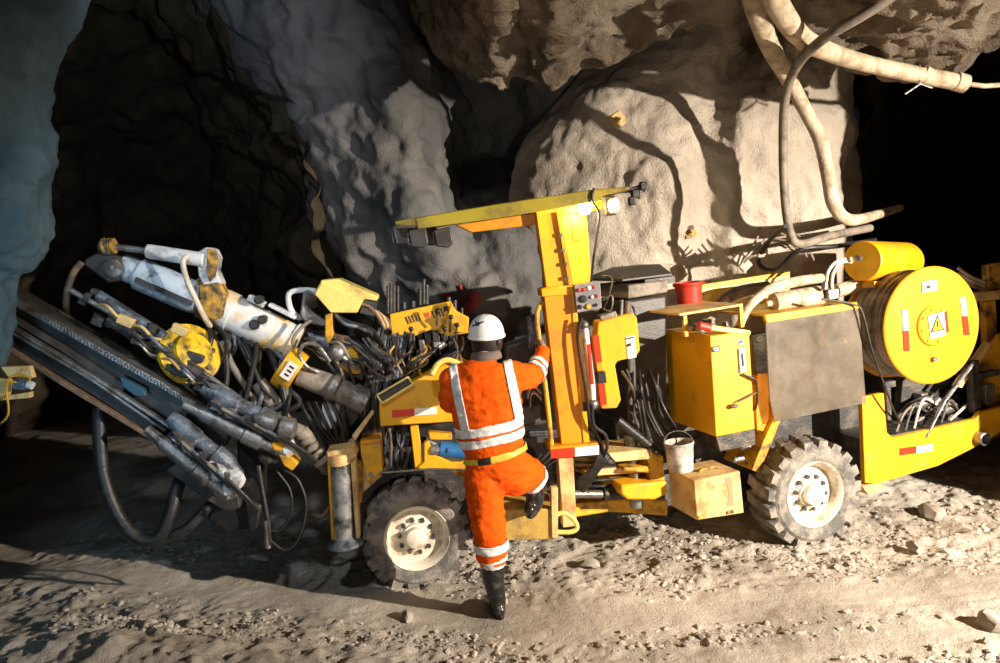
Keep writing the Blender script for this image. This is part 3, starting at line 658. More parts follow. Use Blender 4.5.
# frame below the console
prism(M, 'frame_post', YEL, [(410, 426), (418, 425.5), (424, 468), (415, 469)], .04, .12, bevel=.005)
prism(M, 'frame_rail', YEL, [(417, 468), (424, 462), (424, 443), (428, 441), (436, 455), (452, 463), (470, 461), (474, 478), (462, 478), (448, 470), (425, 470)], .02, .08, bevel=.006)
prism(M, 'bulkhead', BLK, [(382, 427), (480, 421), (480, 470), (384, 474)], .38, .42)
prism(M, 'frame_rail', YELD, [(428, 432), (452, 434), (452, 440), (430, 440)], .12, .2, bevel=.006)
mtube(M, 'mud_flap_edge', STL, [(380, 473, -.02), (430, 469, -.02), (470, 470, -.02)], .008, sm=0)
mb = MB(); a = M.pt(440, 449, .05); bb = M.pt(466, 452, .05); mb.cyl(a, bb, .056, 18); mb.cyl(a - M.u * .02, a, .045, 16); mb.cyl(M.pt(450, 450, -.02), M.pt(450, 450, .05), .018, 10); mb.build('pump_motor', BLUE, rig)
mb = MB()
for k in range(4): mb.cyl(M.pt(428 + k * 4, 441 + k * 3, .05), M.pt(440, 446 + k * 2, .05), .014, 8)
mb.cyl(M.pt(431, 450, .04), M.pt(440, 450, .04), .04, 12); mb.build('pump_fitting', STL, rig)
random.seed(11)
for k in range(12):
    x0 = 386 + random.uniform(0, 24); mtube(M, 'hydraulic_hose', [BLK, SMOKY, BLUST, BRN][k % 4], [(x0, 427, .15), (x0 + random.uniform(-5, 5), 440, .08 + .01 * k), (x0 + random.uniform(-6, 6), 455, .1), (x0 + random.uniform(-4, 4), 470, .2)], .010)
prism(M, 'fender_block', YEL, [(360, 441), (380, 439), (383, 470), (368, 482), (361, 456)], -.02, .2, bevel=.008)
prism(M, 'fender_block', ORY, [(361, 441), (380, 439), (380, 442), (361, 445)], -.03, .25, bevel=.004)
prism(M, 'fender_block', CREAM, [(356, 462), (374, 470), (382, 476), (364, 492), (356, 500)], .05, .2, bevel=.006)
mb = MB(); p = M.pt(371, 475, -.03); mb.cyl(p, p + M.n * .08, .018, 12); mb.build('pivot_pin', STL, rig)
# stabiliser jack
jk = MB(); a = M.pt(340, 462, -.12); bb = M.pt(344, 541, -.12); jk.cyl(a, bb, .068, 24); jk = jk.build('jack_leg', mat('scratched_chrome', (.42, .44, .46), .3, .6, (.08, .085, .09), .42, 8, .2, 40), rig)
mb = MB(); mb.lathe(M.pt(340, 461, -.12), Z, [(.075, -.02), (.085, .01), (.075, .05), (.03, .06)], 18); mb.build('jack_cap', CREAM, jk)
prism(M, 'jack_guide', YEL, [(327, 458), (329.5, 458), (334, 540), (331.5, 540)], -.14, -.02, jk, bevel=.002)
prism(M, 'jack_guide', CREAM, [(350, 455), (355, 455), (360, 538), (356, 539)], -.14, -.0, jk, bevel=.002)
prism(M, 'jack_bracket', CREAM, [(326, 452), (352, 448), (357, 456), (350, 462), (329, 463)], -.16, .15, jk, bevel=.008)
prism(M, 'jack_bracket', YELD, [(350, 455), (362, 462), (362, 500), (355, 520)], .0, .2, jk, bevel=.008)
mb = MB(); p = M.pt(345, 541, -.12); mb.lathe(p, Z, [(.12, -.03), (.12, -.01), (.075, .02), (.05, .05)], 20); mb.build('jack_foot', BLUST, jk)
# operator step platform and foot rung
stp = prism(M, 'step_platform', mat('dull_yellow_paint', (.50, .33, .07), .6, 0, (.18, .12, .06), .4, 6, .2, 50), [(500, 510), (556, 509), (557, 539), (500, 541)], -.22, .18, bevel=.006)
prism(M, 'step_side', CREAM, [(551, 488), (558, 488), (558, 538), (552, 538)], -.24, -.18, stp, bevel=.004)
prism(M, 'step_side', YELD, [(506, 488), (512, 488), (512, 512), (507, 512)], .1, .14, stp, bevel=.004)
mtube(M, 'foot_rung', PALE, [(556, 515, -.21), (564, 513, -.22), (574, 520, -.22), (577, 528, -.22), (570, 532, -.22), (556, 532, -.21)], .016, stp)
prism(M, 'lower_post', CREAM, [(558, 457), (573, 456), (577, 526), (563, 528)], -.12, .0, bevel=.006)
prism(M, 'front_bulkhead', SMOKY, [(480, 440), (560, 436), (560, 508), (480, 510)], .3, .34, bevel=.006)
# operator pedestal and posts
ps = prism(M, 'canopy_post', ORY, [(543, 288), (571, 285), (585, 447), (562, 449)], -.10, .06, bevel=.006)  # amber stands in for the shaded face of the yellow post
prism(M, 'post_cap', YEL, [(541, 289), (573, 286), (574, 294), (542, 297)], -.12, .08, ps, bevel=.006)
prism(M, 'post_edge', YEL, [(570, 287), (575, 287), (590, 447), (584, 448)], -.11, -.06, ps, bevel=.003)
pi = prism(M, 'canopy_post', YEL, [(535, 206), (558, 205), (572, 292), (547, 294)], -.06, .06, bevel=.006)
prism(M, 'canopy_post', YEL, [(560, 206), (586, 205), (592, 284), (572, 290)], .04, .16, bevel=.006)
prism(M, 'post_edge', ORY, [(556, 212), (561, 212), (575, 292), (570, 292)], -.09, -.04, pi, bevel=.003)
mb = MB()
for k, (x, y) in enumerate(((561, 235), (563, 250), (565, 264), (567, 278))): mb.cyl(M.pt(x, y, -.1), M.pt(x, y, -.06), .014, 6)
mb.build('post_bolts', STL, pi)
prism(M, 'post_plate', ORY, [(572, 226), (580, 225), (581, 240), (573, 241)], .03, .045, bevel=.002)
prism(M, 'pedestal_foot', ORY, [(550, 447), (598, 443), (599, 449), (550, 453)], -.16, .1, bevel=.004)
reflector(M, (551, 454), (599, 450), 9, -.165, rig, REDR, WHR)
# panel next to the post
ip = prism(M, 'valve_cover', YEL, [(598, 322), (633, 313), (637, 318), (640, 350), (636, 357), (618, 361), (615, 365), (621, 400), (617, 408), (604, 409), (596, 345)], -.06, .1, bevel=.008)
prism(M, 'cover_edge', ORY, [(593, 336), (599, 335), (608, 407), (602, 409)], -.12, -.05, ip, bevel=.004)
for q in ([(593, 336), (599, 335), (602, 362), (596, 363)], [(598, 378), (604, 377), (607, 404), (601, 406)]):
    mb = MB(); mb.prism(M.poly(q, -.125), M.n * .005); mb.build('reflector', REDR, ip, smooth=False)
rm = MB(); rm.mat(0); rm.prism(M.poly([(625.5, 337), (635, 335), (636.5, 357), (628, 359)], -.065), M.n * .005); rm.mat(1); rm.prism(M.poly([(627, 344), (631, 343), (631.3, 346), (627.3, 347)], -.069), M.n * .004); rm.prism(M.poly([(626, 338.3), (634, 336.6), (634, 338), (626, 339.7)], -.069), M.n * .004); rm.build('label_plate', [WHR, INK], ip, smooth=False)
mtube(M, 'lever', STL, [(621, 318, .0), (622, 300, -.01)], .012, ip, sm=0); mtube(M, 'lever', BRN, [(627, 316, .02), (628, 301, .02)], .02, ip, sm=0)
mtube(M, 'cable', BLK, [(604, 308, .0), (610, 292, -.02), (612, 278, .02), (602, 276, .06)], .008); mtube(M, 'cable', BLK, [(618, 316, .02), (630, 306, .02), (634, 310, .05), (636, 316, .05)], .008)
prism(M, 'valve_block', STL, [(600, 316), (616, 311), (618, 320), (602, 325)], .0, .1, bevel=.004)
# small control box with knobs
cp = prism(M, 'control_box', mat('box_grey', (.20, .20, .21), .45, .2, (.35, .33, .3), .35, 12), [(574, 285), (600, 281), (602, 308), (577, 313)], -.16, -.06, bevel=.004)
for x, y, m_, r_ in ((579, 290, RED, .014), (584, 289.5, RED, .014), (589, 288, WHR, .016), (594, 287, RED, .012), (583, 299, INK, .026), (592, 297, WHT, .012), (597, 296, RED, .012), (580, 307, INK, .016), (588, 306.5, YEL, .018), (596, 305, INK, .012)):
    mb = MB(); p = M.pt(x, y, -.16); mb.lathe(p, -M.n, [(r_, -.004), (r_, .008), (r_ * .8, .018), (.001, .02)], 12); mb.build('knob', m_, cp)
mtube(M, 'lever', STL, [(603, 300, -.1), (612, 296, -.16), (611, 310, -.16), (603, 309, -.1)], .006, cp)
# thin gas strut with hoses beside the post
gs = mtube(M, 'support_strut', WHT, [(585, 328, -.15), (592, 385, -.15), (593, 402, -.15)], .022, sm=0, n=12)
mtube(M, 'strut_sleeve', REDR, [(588, 344, -.16), (592, 384, -.16)], .016, gs, sm=0)
mb = MB(); mb.ball(M.pt(584, 325, -.15), .032); mb.cyl(M.pt(578, 330, -.15), M.pt(592, 327, -.15), .014, 8); mb.build('strut_joint', STL, gs)
mb = MB(); mb.ball(M.pt(593, 404, -.15), .04); mb.build('strut_joint', STL, gs)
mtube(M, 'support_strut', PALE, [(580, 332, -.12), (589, 400, -.12)], .012, sm=0)
mtube(M, 'cable', BLK, [(582, 318, -.18), (578, 340, -.17), (586, 390, -.18), (590, 420, -.16), (600, 440, -.1), (604, 452, -.08)], .010)
mtube(M, 'cable', BLK, [(592, 404, -.18), (594, 425, -.16), (606, 436, -.15), (606, 452, -.12), (598, 462, -.05)], .012)
for q, s_ in (((601, 377, -.14), (.06, .07, .08)), ((588, 406, -.12), (.07, .05, .06))):
    mb = MB(); mb.box(M.pt(*q), *s_, M.u, M.n); mb.build('clamp', BLK, rig, bevel=.006)
# grab rail on the left of the post
mtube(M, 'grab_rail', YELD, [(547, 302, -.02), (540, 306, -.06), (537, 318, -.08), (540, 345, -.1), (547, 400, -.1), (552, 448, -.1)], .017)
prism(M, 'windshield_stub', BLUST, [(527, 318), (536, 314), (538, 345), (529, 350)], .15, .22, bevel=.01)
prism(M, 'seat_back', SMOKY, [(505, 345), (535, 335), (540, 400), (506, 410)], .45, .6, bevel=.03)
prism(M, 'seat_pan', SMOKY, [(500, 405), (545, 402), (548, 425), (500, 430)], .3, .8, bevel=.03)
for k in range(6): mtube(M, 'hydraulic_hose', [GREYH, ROPE, BLK][k % 3], [(527 + k, 395 + k * 3, .1), (533, 385 + k * 2, .05), (541, 392 + k * 2, .1)], .008)
# canopy roof
rf = prism(M, 'canopy_roof', OLIVE, [(394, 221.5), (416, 217.5), (500, 203.5), (596, 189), (630, 186.5), (629, 190), (603, 194.5), (560, 202), (500, 211.5), (416, 226), (396, 227.5)], -.18, 1.0, bevel=.008)
prism(M, 'roof_edge', mat('olive_paint', (.34, .27, .01), .5, 0, (.16, .12, .02), .4, 4, .1, 60), [(416, 218), (500, 204), (596, 189.5), (602, 193), (603, 200), (560, 208), (500, 218), (418, 229)], -.19, -.16, rf, bevel=.004)
prism(M, 'roof_nose', SMOKY, [(394, 222), (416, 218), (418, 228), (397, 229)], -.18, .9, rf, bevel=.006)
prism(M, 'roof_beam', ORY, [(456, 225), (535, 213), (540, 224), (472, 232.5)], .02, .12, rf, bevel=.005)
prism(M, 'roof_beam', ORY, [(535, 205), (603, 199), (604, 209), (588, 212), (536, 216)], .0, .12, rf, bevel=.005)
for x, y, t in ((402, 234, -.08), (418, 237, -.14), (443, 237, .0), (430, 236, .6)):
    mb = MB(); c = M.pt(x, y, t); mb.prism([c + M.u * a + Z * b for a, b in ((-.06, .055), (.055, .065), (.065, -.05), (.03, -.075), (-.05, -.06))], M.n * .12)
    hl = mb.build('work_lamp', SMOKY, rf, bevel=.008)
    mb = MB(); mb.prism([c - M.u * .062 + Z * .04 + M.n * .02, c - M.u * .062 - Z * .05 + M.n * .02, c - M.u * .062 - Z * .05 + M.n * .10, c - M.u * .062 + Z * .04 + M.n * .10], -M.u * .006); mb.build('lamp_lens', BLUST, hl)
# rear lamp, lit
mb = MB(); c = M.pt(609, 206, -.05); mb.box(c, .08, .1, .13, M.u, M.n); mb.build('work_lamp', SMOKY, rf, bevel=.01)
mb = MB(); mb.lathe(M.pt(612, 206, -.1), (-M.n + M.u).normalized(), [(.055, 0), (.055, .03), (.04, .035)], 16); mb.build('work_lamp', WHST, rf)
em = bpy.data.materials.new('lit_lamp'); em.use_nodes = True; bb_ = em.node_tree.nodes['Principled BSDF']; bb_.inputs['Emission Color'].default_value = (1, .78, .3, 1); bb_.inputs['Emission Strength'].default_value = 14; bb_.inputs['Base Color'].default_value = (1, .8, .4, 1)
mb = MB(); c = M.pt(585, 208, -.03); mb.lathe(c, (-M.n - Z * .3).normalized(), [(.05, -.02), (.048, .006), (.03, .014), (.001, .016)], 18); mb.build('lit_bulb', em, rf)
lamp('canopy_lamp', tuple(M.pt(585, 212, -.14)), tuple(M.pt(560, 300, -.6)), 16, (1, .75, .35), .05)
for a_, b_ in (((603, 196, .0), (630, 188, .0)), ((615, 192, .1), (640, 190, .1)), ((628, 190, .1), (645, 185, .08)), ((630, 186, .1), (634, 203, .1)), ((640, 192, .1), (640, 199, .1)), ((645, 183, .08), (645, 192, .08))):
    mtube(M, 'antenna_bracket', DRK, [a_, b_], .013, rf, sm=0, n=8)
mb = MB()
for q in ((632, 201, .08), (635, 194, .08), (643, 186, .08)): mb.box(M.pt(*q), .05, .05, .06, M.u, M.n)
mb.build('antenna_bracket', BLK, rf, bevel=.008)
mtube(M, 'cable', BLK, [(594, 188, -.2), (592, 200, -.2), (599, 213, -.16), (597, 235, -.15), (594, 255, -.15), (591, 283, -.12)], .009, rf)

# ---------------------------------------------------------------- lever panel and levers
lp = prism(M, 'lever_panel', YEL, [(390, 314), (451, 301), (455, 310), (469, 317.5), (468, 333), (448, 336), (430, 330), (415, 336), (404, 331), (398, 353), (393, 353)], .22, .26, bevel=.004)
prism(M, 'lever_panel', YEL, [(451, 302), (457, 312), (469, 318), (468, 333), (455, 332), (447, 320)], .12, .2, lp, bevel=.006)
mb = MB()
for cx, cy, n_ in ((405, 317, 5), (431, 311, 4), (446, 308, 3)):
    for k in range(n_): x = cx + k * 3; y = cy - k * .8; mb.prism(M.poly([(x, y), (x + 1.3, y - .3), (x + 4.3, y + 6.7), (x + 3, y + 7)], .214), M.n * .006)
mb.build('lever_slots', INK, lp, smooth=False)
mb = MB(); mb.prism(M.poly([(443, 307), (447, 305.5), (448, 310), (444, 312)], .212), M.n * .006); mb.build('label_plate', INK, lp, smooth=False)
mb = MB(); mb.prism(M.poly([(424, 313), (429, 312), (430, 317), (426, 318)], .213), M.n * .006); mb.build('label_plate', REDR, lp, smooth=False)
for x, y0, y1, r_ in ((388, 313, 285, .012), (391, 313, 283, .014), (394, 312, 285, .012), (398, 311, 286, .010), (420, 305, 289, .016), (424, 304, 279, .012), (427, 304, 285, .014), (404, 309, 302, .02), (413, 307, 301, .02), (449, 303, 297, .014), (455, 312, 300, .014), (462, 318, 308, .010)):
    mtube(M, 'lever', DRK if r_ < .015 else BLK, [(x, y0, .3), (x, y1, .3)], r_, lp, sm=0, n=8)
for x, y in ((437, 312), (450, 318), (456, 326), (444, 330), (410, 330)):
    mtube(M, 'lever', STL, [(x, y + 14, .16), (x + 1, y, .1)], .008, lp, sm=0, n=8)
    mb = MB(); mb.ball(M.pt(x + 1, y - 1, .1), .018); mb.build('lever_knob', BLK, lp)
# valve bank and hoses beneath the panel
random.seed(21)
mb = MB()
for k in range(16):
    x = 396 + (k % 8) * 8; y = 344 + (k // 8) * 15 - (k % 8) * 1.5
    mb.box(M.pt(x, y, .2 + random.random() * .15), .05, .12, .07 + random.random() * .05, M.u, M.n)
mb.prism(M.poly([(388, 335), (468, 322), (470, 365), (440, 370), (385, 398)], .4), M.n * .3)
mb.build('valve_bank', BLK, rig, bevel=.006)
mb = MB(); mb.box(M.pt(422, 347, .12), .04, .05, .10, M.u, M.n); mb.box(M.pt(437, 345, .12), .05, .05, .05, M.u, M.n); mb.cyl(M.pt(444, 343, .12), M.pt(438, 348, .1), .02, 10); mb.build('valve_body', STL, rig, bevel=.005)
for k in range(26):
    x0 = random.uniform(394, 466); y0 = 340 + random.uniform(-4, 14)
    mtube(M, 'hydraulic_hose', [BLK, BLK, SMOKY, BRN, RUSTY][k % 5], [(x0, y0, .2), (x0 + random.uniform(-8, 5), y0 + 10, .08), (x0 + random.uniform(-18, 4), y0 + 20, .1), (x0 + random.uniform(-26, 0), min(y0 + 34, 385), .2)], random.uniform(.007, .013))
for k in range(14):   # hoses streaming down in front of the console
    x0 = 362 + k * 2.6
    mtube(M, 'hydraulic_hose', [BLK, SMOKY, BLUST][k % 3], [(x0 + 16, 318 + random.uniform(-5, 5), .3), (x0 + 10, 345, .2), (x0 + 4 + random.uniform(-3, 3), 380, .12), (x0 + random.uniform(-3, 3), 410, .12), (x0 + 2, 436, .2)], random.uniform(.012, .02))
prism(M, 'hose_guide', SMOKY, [(365, 330), (392, 318), (394, 420), (368, 445)], .35, .6, bevel=.01)

# ---------------------------------------------------------------- boom
bmx = rig
t_b = .15
# outer boom tube
bo = MB(); a = M.pt(219, 307, t_b); e = M.pt(296, 345, t_b); ax = (e - a).normalized(); Lb = (e - a).length
bo.lathe(a, ax, [(.10, -.02), (.135, 0), (.14, .02), (.14, .1), (.13, .11), (.13, Lb - .05), (.15, Lb - .04), (.15, Lb), (.12, Lb + .01)], 36); bo = bo.build('boom', BOOMM, rig, ang=30)
mb = MB(); a2 = M.pt(285, 366, -.02); e2 = M.pt(302, 377, -.02); ax2 = (e2 - a2).normalized(); mb.lathe(a2, ax2, [(.10, -.02), (.145, -.02), (.15, 0), (.15, .09), (.145, .10), (.1, .1)], 32); cl_ = mb.build('boom_collar', YEL, bo, ang=30)
mb = MB(); c = M.pt(289, 371, -.18); mb.mat(0); u_ = ax2; v_ = ax2.cross(M.n).normalized(); v_ = -v_ if v_.z < 0 else v_
mb.prism([c + u_ * p + v_ * q for p, q in ((-.035, -.06), (.035, -.06), (.035, .06), (-.035, .06))], M.n * .01); mb.mat(1)
for q in (-.03, .0, .03): mb.prism([c - M.n * .003 + u_ * p + v_ * (q + r) for p, r in ((-.015, -.006), (.018, -.006), (.018, .006), (-.015, .006))], M.n * .004)
mb.build('label_plate', [WHR, INK], cl_, smooth=False)
mb = MB(); mb.tube([M.pt(298, 374, .0), M.pt(330, 386, .02), M.pt(366, 402, .05)], [.075, .085, .08], 22); mb.build('boom_tube', GREYH, bo)
mb = MB(); mb.tube([M.pt(330, 386, .0), M.pt(336, 389, .0)], .1, 22); mb.tube([M.pt(352, 396, .03), M.pt(366, 402, .03)], .098, 22); mb.build('tube_ring', STL, bo)
mb = MB(); mb.tube([M.pt(300, 338, .35), M.pt(385, 352, .4)], .075, 20); mb.build('lift_cylinder', BRN, bo)
mb = MB(); mb.tube([M.pt(296, 330, .3), M.pt(330, 345, .2), M.pt(372, 360, .3)], [.05, .05, .05], 14); mb.build('lift_cylinder', BLUST, bo)
for x, y, r_ in ((254, 325, .035), (262, 320, .03), (258, 300, .03)):
    mb = MB(); p = M.pt(x, y, .0); mb.cyl(p, p + M.n * .08, r_, 14); mb.cyl(p - M.n * .02, p, r_ * .55, 10); mb.build('boom_bolt', DRK, bo)
mb = MB(); mb.box(M.pt(257, 301, .1), .12, .08, .04, ax, M.n); mb.box(M.pt(283, 311, .1), .2, .1, .025, ax, M.n); mb.build('hose_clip', WHST, bo, bevel=.005)
# boom base bracket
prism(M, 'boom_bracket', YELD, [(325, 315), (332, 313), (333, 335), (328, 345), (325, 338)], .0, .1, bevel=.006)
prism(M, 'boom_bracket', YEL, [(338, 352), (352, 348), (362, 358), (360, 374), (350, 374), (338, 366)], .0, .15, bevel=.01)
mb = MB(); p = M.pt(336, 353, -.08); mb.ball(p, .06, 1, .7, 1, 12); mb.cyl(p, M.pt(350, 361, -.05), .02, 8); mb.build('swivel_joint', STL, rig)
prism(M, 'boom_foot', DRK, [(330, 355), (392, 350), (392, 430), (352, 440), (340, 400)], .3, .7, bevel=.02)
# hood over the hose bundle
hd = MB(); A_ = M.poly([(314, 294), (321.5, 280), (338, 279), (377, 296), (377, 301), (364, 299), (357, 313), (331, 313)], .0)
hd.prism(A_, M.n * .28); hd.build('hose_hood', PALE, rig, bevel=.008)
prism(M, 'hood_side', PALE, [(315, 294), (322, 283), (362, 300), (357, 312.5), (331, 312.5)], -.012, .0, bevel=.003)
mb = MB(); mb.prism(M.poly([(364, 299), (377, 297), (377, 301), (374, 316), (360, 313)], .03), M.n * .2); mb.build('hose_hood', SMOKY, rig)
for k in range(7): mtube(M, 'hydraulic_hose', [BRN, CREAM, BRN][k % 3], [(358 + k, 304 + k, .02 + k * .03), (368 + k * 1.5, 306 + k, .02 + k * .03), (376 + k * 2, 314 + k, .05 + k * .03), (384 + k, 328, .15)], .011, sm=5)
for k in range(9): mtube(M, 'hydraulic_hose', [BLUST, BLK, SMOKY][k % 3], [(334 + k, 313 + k, .05 + k * .02), (345 + k * 3, 324 + k * .5, -.02 + k * .02), (360 + k * 2, 328 + k, .0), (376 + k, 340 + k, .1)], .013)
for k in range(9): mtube(M, 'hydraulic_hose', [BLUST, GREYH][k % 2], [(316, 296 + k * 1.2, .1 + .02 * k), (306 - k * .4, 292 + k * 2.4, .1), (305 + k * .3, 305 + k * 2, .1), (318 + k * 2, 318 + k, .1)], .012)
mtube(M, 'hydraulic_hose', WHST, [(316, 291, .12), (302, 290, .12), (290, 293, .12), (289, 303, .12), (293, 313, .12), (300, 318, .2)], .020, n=12)
mtube(M, 'hydraulic_hose', GREYH, [(311, 320, -.04), (300, 329, -.06), (293, 340, -.08), (295, 352, -.06)], .012)
mtube(M, 'hydraulic_hose', STL, [(330, 362, -.1), (318, 346, -.1), (305, 344, -.12), (299, 354, -.12), (306, 366, -.1), (318, 372, -.05)], .014)
for k in range(16):
    x0 = 300 + k * 4.5; y0 = 345 + random.uniform(-8, 12)
    mtube(M, 'hydraulic_hose', [BLK, SMOKY, BLUST, GREYH][k % 4], [(x0, y0, -.02), (x0 + 10, y0 + random.uniform(0, 14), -.07), (x0 + 24, y0 + random.uniform(8, 26), -.05), (x0 + 34, y0 + random.uniform(20, 44), .05)], random.uniform(.008, .014))
# head of the boom: knuckle, blue-white cylinder, tilt cylinder
kn = MB(); kn.lathe(M.pt(209, 312, .15), (M.pt(209, 285, .12) - M.pt(209, 312, .15)), [(.09, -.03), (.11, 0), (.11, .1), (.09, .13), (.085, .22), (.05, .24)], 24)
kn.ball(M.pt(212, 306, .1), .12, 1.1, .9, 1); kn = kn.build('boom_knuckle', RUSTY, rig, ang=40)
ub = MB(); a = M.pt(122, 266, .1); e = M.pt(200, 300, .1); ax = (e - a).normalized(); L_u = (e - a).length
ub.lathe(a, ax, [(.06, -.01), (.085, 0), (.09, .02), (.09, .11), (.108, .12), (.112, .14), (.112, L_u * .9), (.10, L_u), (.06, L_u + .02)], 30); ub = ub.build('rotation_cylinder', mat('pale_blue_paint', (.50, .60, .70), .45, 0, (.10, .12, .15), .33, 9, .2, 40), rig, ang=30)
mb = MB()
for k, (s_, w_) in enumerate(((.2, .2), (.5, .25))): c = a + ax * (L_u * s_ + .12) - M.n * .108 - Z * .03; mb.box(c, w_, .02, .035, ax, M.n)
mb.build('cylinder_plate', DRK, ub)
tc_ = MB(); tc_.lathe(M.pt(147, 251, .0), M.pt(198, 259, .0) - M.pt(147, 251, .0), [(.02, -.01), (.045, 0), (.048, .02), (.048, .36), (.04, .37)], 22); tc_ = tc_.build('tilt_cylinder', WHST, rig)
mtube(M, 'cylinder_rod', STL, [(108, 246, .0), (149, 251, .0)], .022, tc_, sm=0, n=12)
hb_ = prism(M, 'boom_head', WHST, [(196, 253), (206, 247), (214, 249), (218, 258), (216, 270), (222, 285), (205, 290), (198, 275)], .0, .14, bevel=.012)
prism(M, 'boom_head', RUSTY, [(207, 248), (215, 250), (218, 259), (215, 276), (209, 282), (206, 270)], -.03, -.0, hb_, bevel=.006)
prism(M, 'boom_head', RUSTY, [(198, 285), (220, 282), (226, 294), (222, 318), (205, 322), (197, 305)], -.02, .1, hb_, bevel=.02)
fb_ = prism(M, 'front_bracket', DRK, [(84, 259), (98, 252), (118, 256), (122, 266), (118, 281), (108, 283), (83, 265)], -.02, .16, bevel=.015)
mb = MB(); p = M.pt(113.5, 268, -.04); mb.lathe(p, -M.n, [(.06, -.03), (.06, .01), (.045, .015), (.045, .02), (.02, .025), (.02, .04), (.001, .045)], 20)
p = M.pt(106, 247, -.03); mb.lathe(p, -M.n, [(.05, -.1), (.05, .01), (.03, .02), (.001, .03)], 18); mb.build('pivot_pin', STL, fb_)
for dx in (0, 5, 9): 
    mb = MB(); mb.lathe(M.pt(103 + dx, 246, -.02), M.u, [(.05, 0), (.052, .01), (.05, .02)], 16); mb.build('pivot_washer', RUSTY, fb_)
prism(M, 'front_bracket', DRK, [(104, 250), (111, 250), (113, 262), (105, 262)], .0, .1, fb_, bevel=.005)
mtube(M, 'hose', BRN, [(82, 262, -.02), (74, 272, -.04), (68, 288, -.05), (66, 305, -.04), (67, 315, .0)], .022, fb_, n=12)
mtube(M, 'white_hose', ROPE, [(188, 256, -.1), (183, 262, -.12), (187, 280, -.14), (196, 300, -.13), (205, 318, -.1), (210, 326, .0)], .018, ub, n=12)
# yellow rotation drive
rd = MB(); c = M.pt(190, 354, -.16); axd = (M.u * .66 + M.n * -.68 + Z * .32).normalized()
rd.lathe(c - axd * .05, axd, [(.001, -.0), (.15, 0), (.20, .01), (.205, .03), (.205, .06), (.17, .07), (.13, .08), (.12, .12), (.08, .13), (.001, .14)], 32); rd = rd.build('rotation_drive', mat('drive_paint', (.86, .55, .01), .5, 0, (.09, .07, .03), .42, 9, .3, 50), rig, ang=30)
mb = MB()
for k in range(7):
    x_ = axd.orthogonal().normalized(); y_ = axd.cross(x_); an = k * .9; p = c + (x_ * math.cos(an) + y_ * math.sin(an)) * .14 + axd * .01; mb = MB(); mb.cyl(p, p + axd * .035, .018, 6); mb.build('drive_bolt', DRK, rd)

# ---------------------------------------------------------------- feed beam
tf = -.32
def fbar(name, m, a, b, w_, th, t=tf, parent=None, t2=None):
    mb = MB(); mb.bar(M.pt(*a, t), M.pt(*b, t if t2 is None else t2), w_, th, up=Z); return mb.build(name, m, parent or rig, bevel=.004)
fd = prism(M, 'feed_beam', SMOKY, [(-28, 268), (160, 376), (232, 428), (222, 450), (160, 415), (-28, 300)], tf + .05, tf + .22, bevel=.006)
prism(M, 'feed_rail', STL, [(-28, 276), (160, 381), (212, 415), (211, 420), (160, 388), (-28, 282)], tf - .02, tf + .06, fd, bevel=.004, label='dark upper rail of the feed')
lf = prism(M, 'feed_beam', BLK, [(-28, 308), (100, 382), (170, 430), (160, 440), (95, 397), (-28, 324)], tf - .02, tf + .12, bevel=.006)
prism(M, 'feed_rail', STL, [(-28, 302.5), (96, 377), (172, 427), (171, 430), (96, 381), (-28, 306)], tf - .05, tf + .0, lf, bevel=.003)
prism(M, 'feed_rail', STL, [(-28, 308.5), (92, 379), (165, 430), (164, 432), (92, 382), (-28, 311)], tf - .06, tf - .02, lf, bevel=.003)
prism(M, 'feed_rail', BRN, [(-28, 324), (60, 380), (158, 440), (157, 444), (60, 385), (-28, 328)], tf - .06, tf + .1, lf, bevel=.004)
prism(M, 'feed_rail', SMOKY, [(-28, 292), (60, 343), (125, 385), (123, 392), (60, 351), (-28, 298)], tf + .0, tf + .1, fd, bevel=.004)
ch = MB()
for k in range(46):
    x = 45 + k * 3.3; y = 303.5 + (x - 45) * .578; ch.box(M.pt(x, y + 14, tf - .01), .012, .05, .028, M.u, M.n)
ch.build('drive_chain', STL, fd)
ch = MB()
for k in range(34):
    x = 20 + k * 4; y = 335 + (x - 20) * .600; ch.box(M.pt(x, y, tf - .03), .010, .03, .02, M.u, M.n)
ch.build('drive_chain', DRK, lf)
mb = MB(); mb.prism(M.poly([(120, 377), (143, 389), (146, 396), (135, 396), (122, 386)], tf - .03), M.n * .05); mb.build('blue_glow_patch', mat('painted_blue_glow', (.03, .09, .15), .3), fd, bevel=.004)  # blue glow on the feed, put in as a coloured sheet
mtube(M, 'drill_steel', STL, [(70, 290, tf + .1), (150, 335, tf + .1), (235, 395, tf + .1)], .018, fd, sm=0)
mtube(M, 'feed_cylinder', BLUST, [(98, 296, tf + .12), (165, 338, tf + .12)], .04, fd, sm=0, n=16)
mtube(M, 'feed_cylinder', DRK, [(110, 318, tf + .08), (180, 362, tf + .08), (200, 376, tf + .08)], .05, fd, sm=0, n=16)
mb = MB()
random.seed(5)
for k in range(26):
    s_ = random.random(); x = 80 + s_ * 125; y = 288 + s_ * 80 + random.uniform(-6, 26)
    mb = MB(); mb.box(M.pt(x, y, tf + random.uniform(.02, .16)), random.uniform(.04, .11), .06, random.uniform(.03, .06), (M.u * .86 - Z * .5).normalized(), M.n)
    mb.build('feed_bracket', DRK, fd, bevel=.006)
for k in range(10):
    s_ = random.random(); x = 90 + s_ * 110; y = 296 + s_ * 75 + random.uniform(-4, 18)
    mtube(M, 'hydraulic_hose', [BLUST, CREAM, STL, BLK][k % 4], [(x, y, tf), (x + 8, y + 2, tf - .05), (x + 18, y + 12, tf - .03), (x + 26, y + 14, tf + .05)], .010, fd)
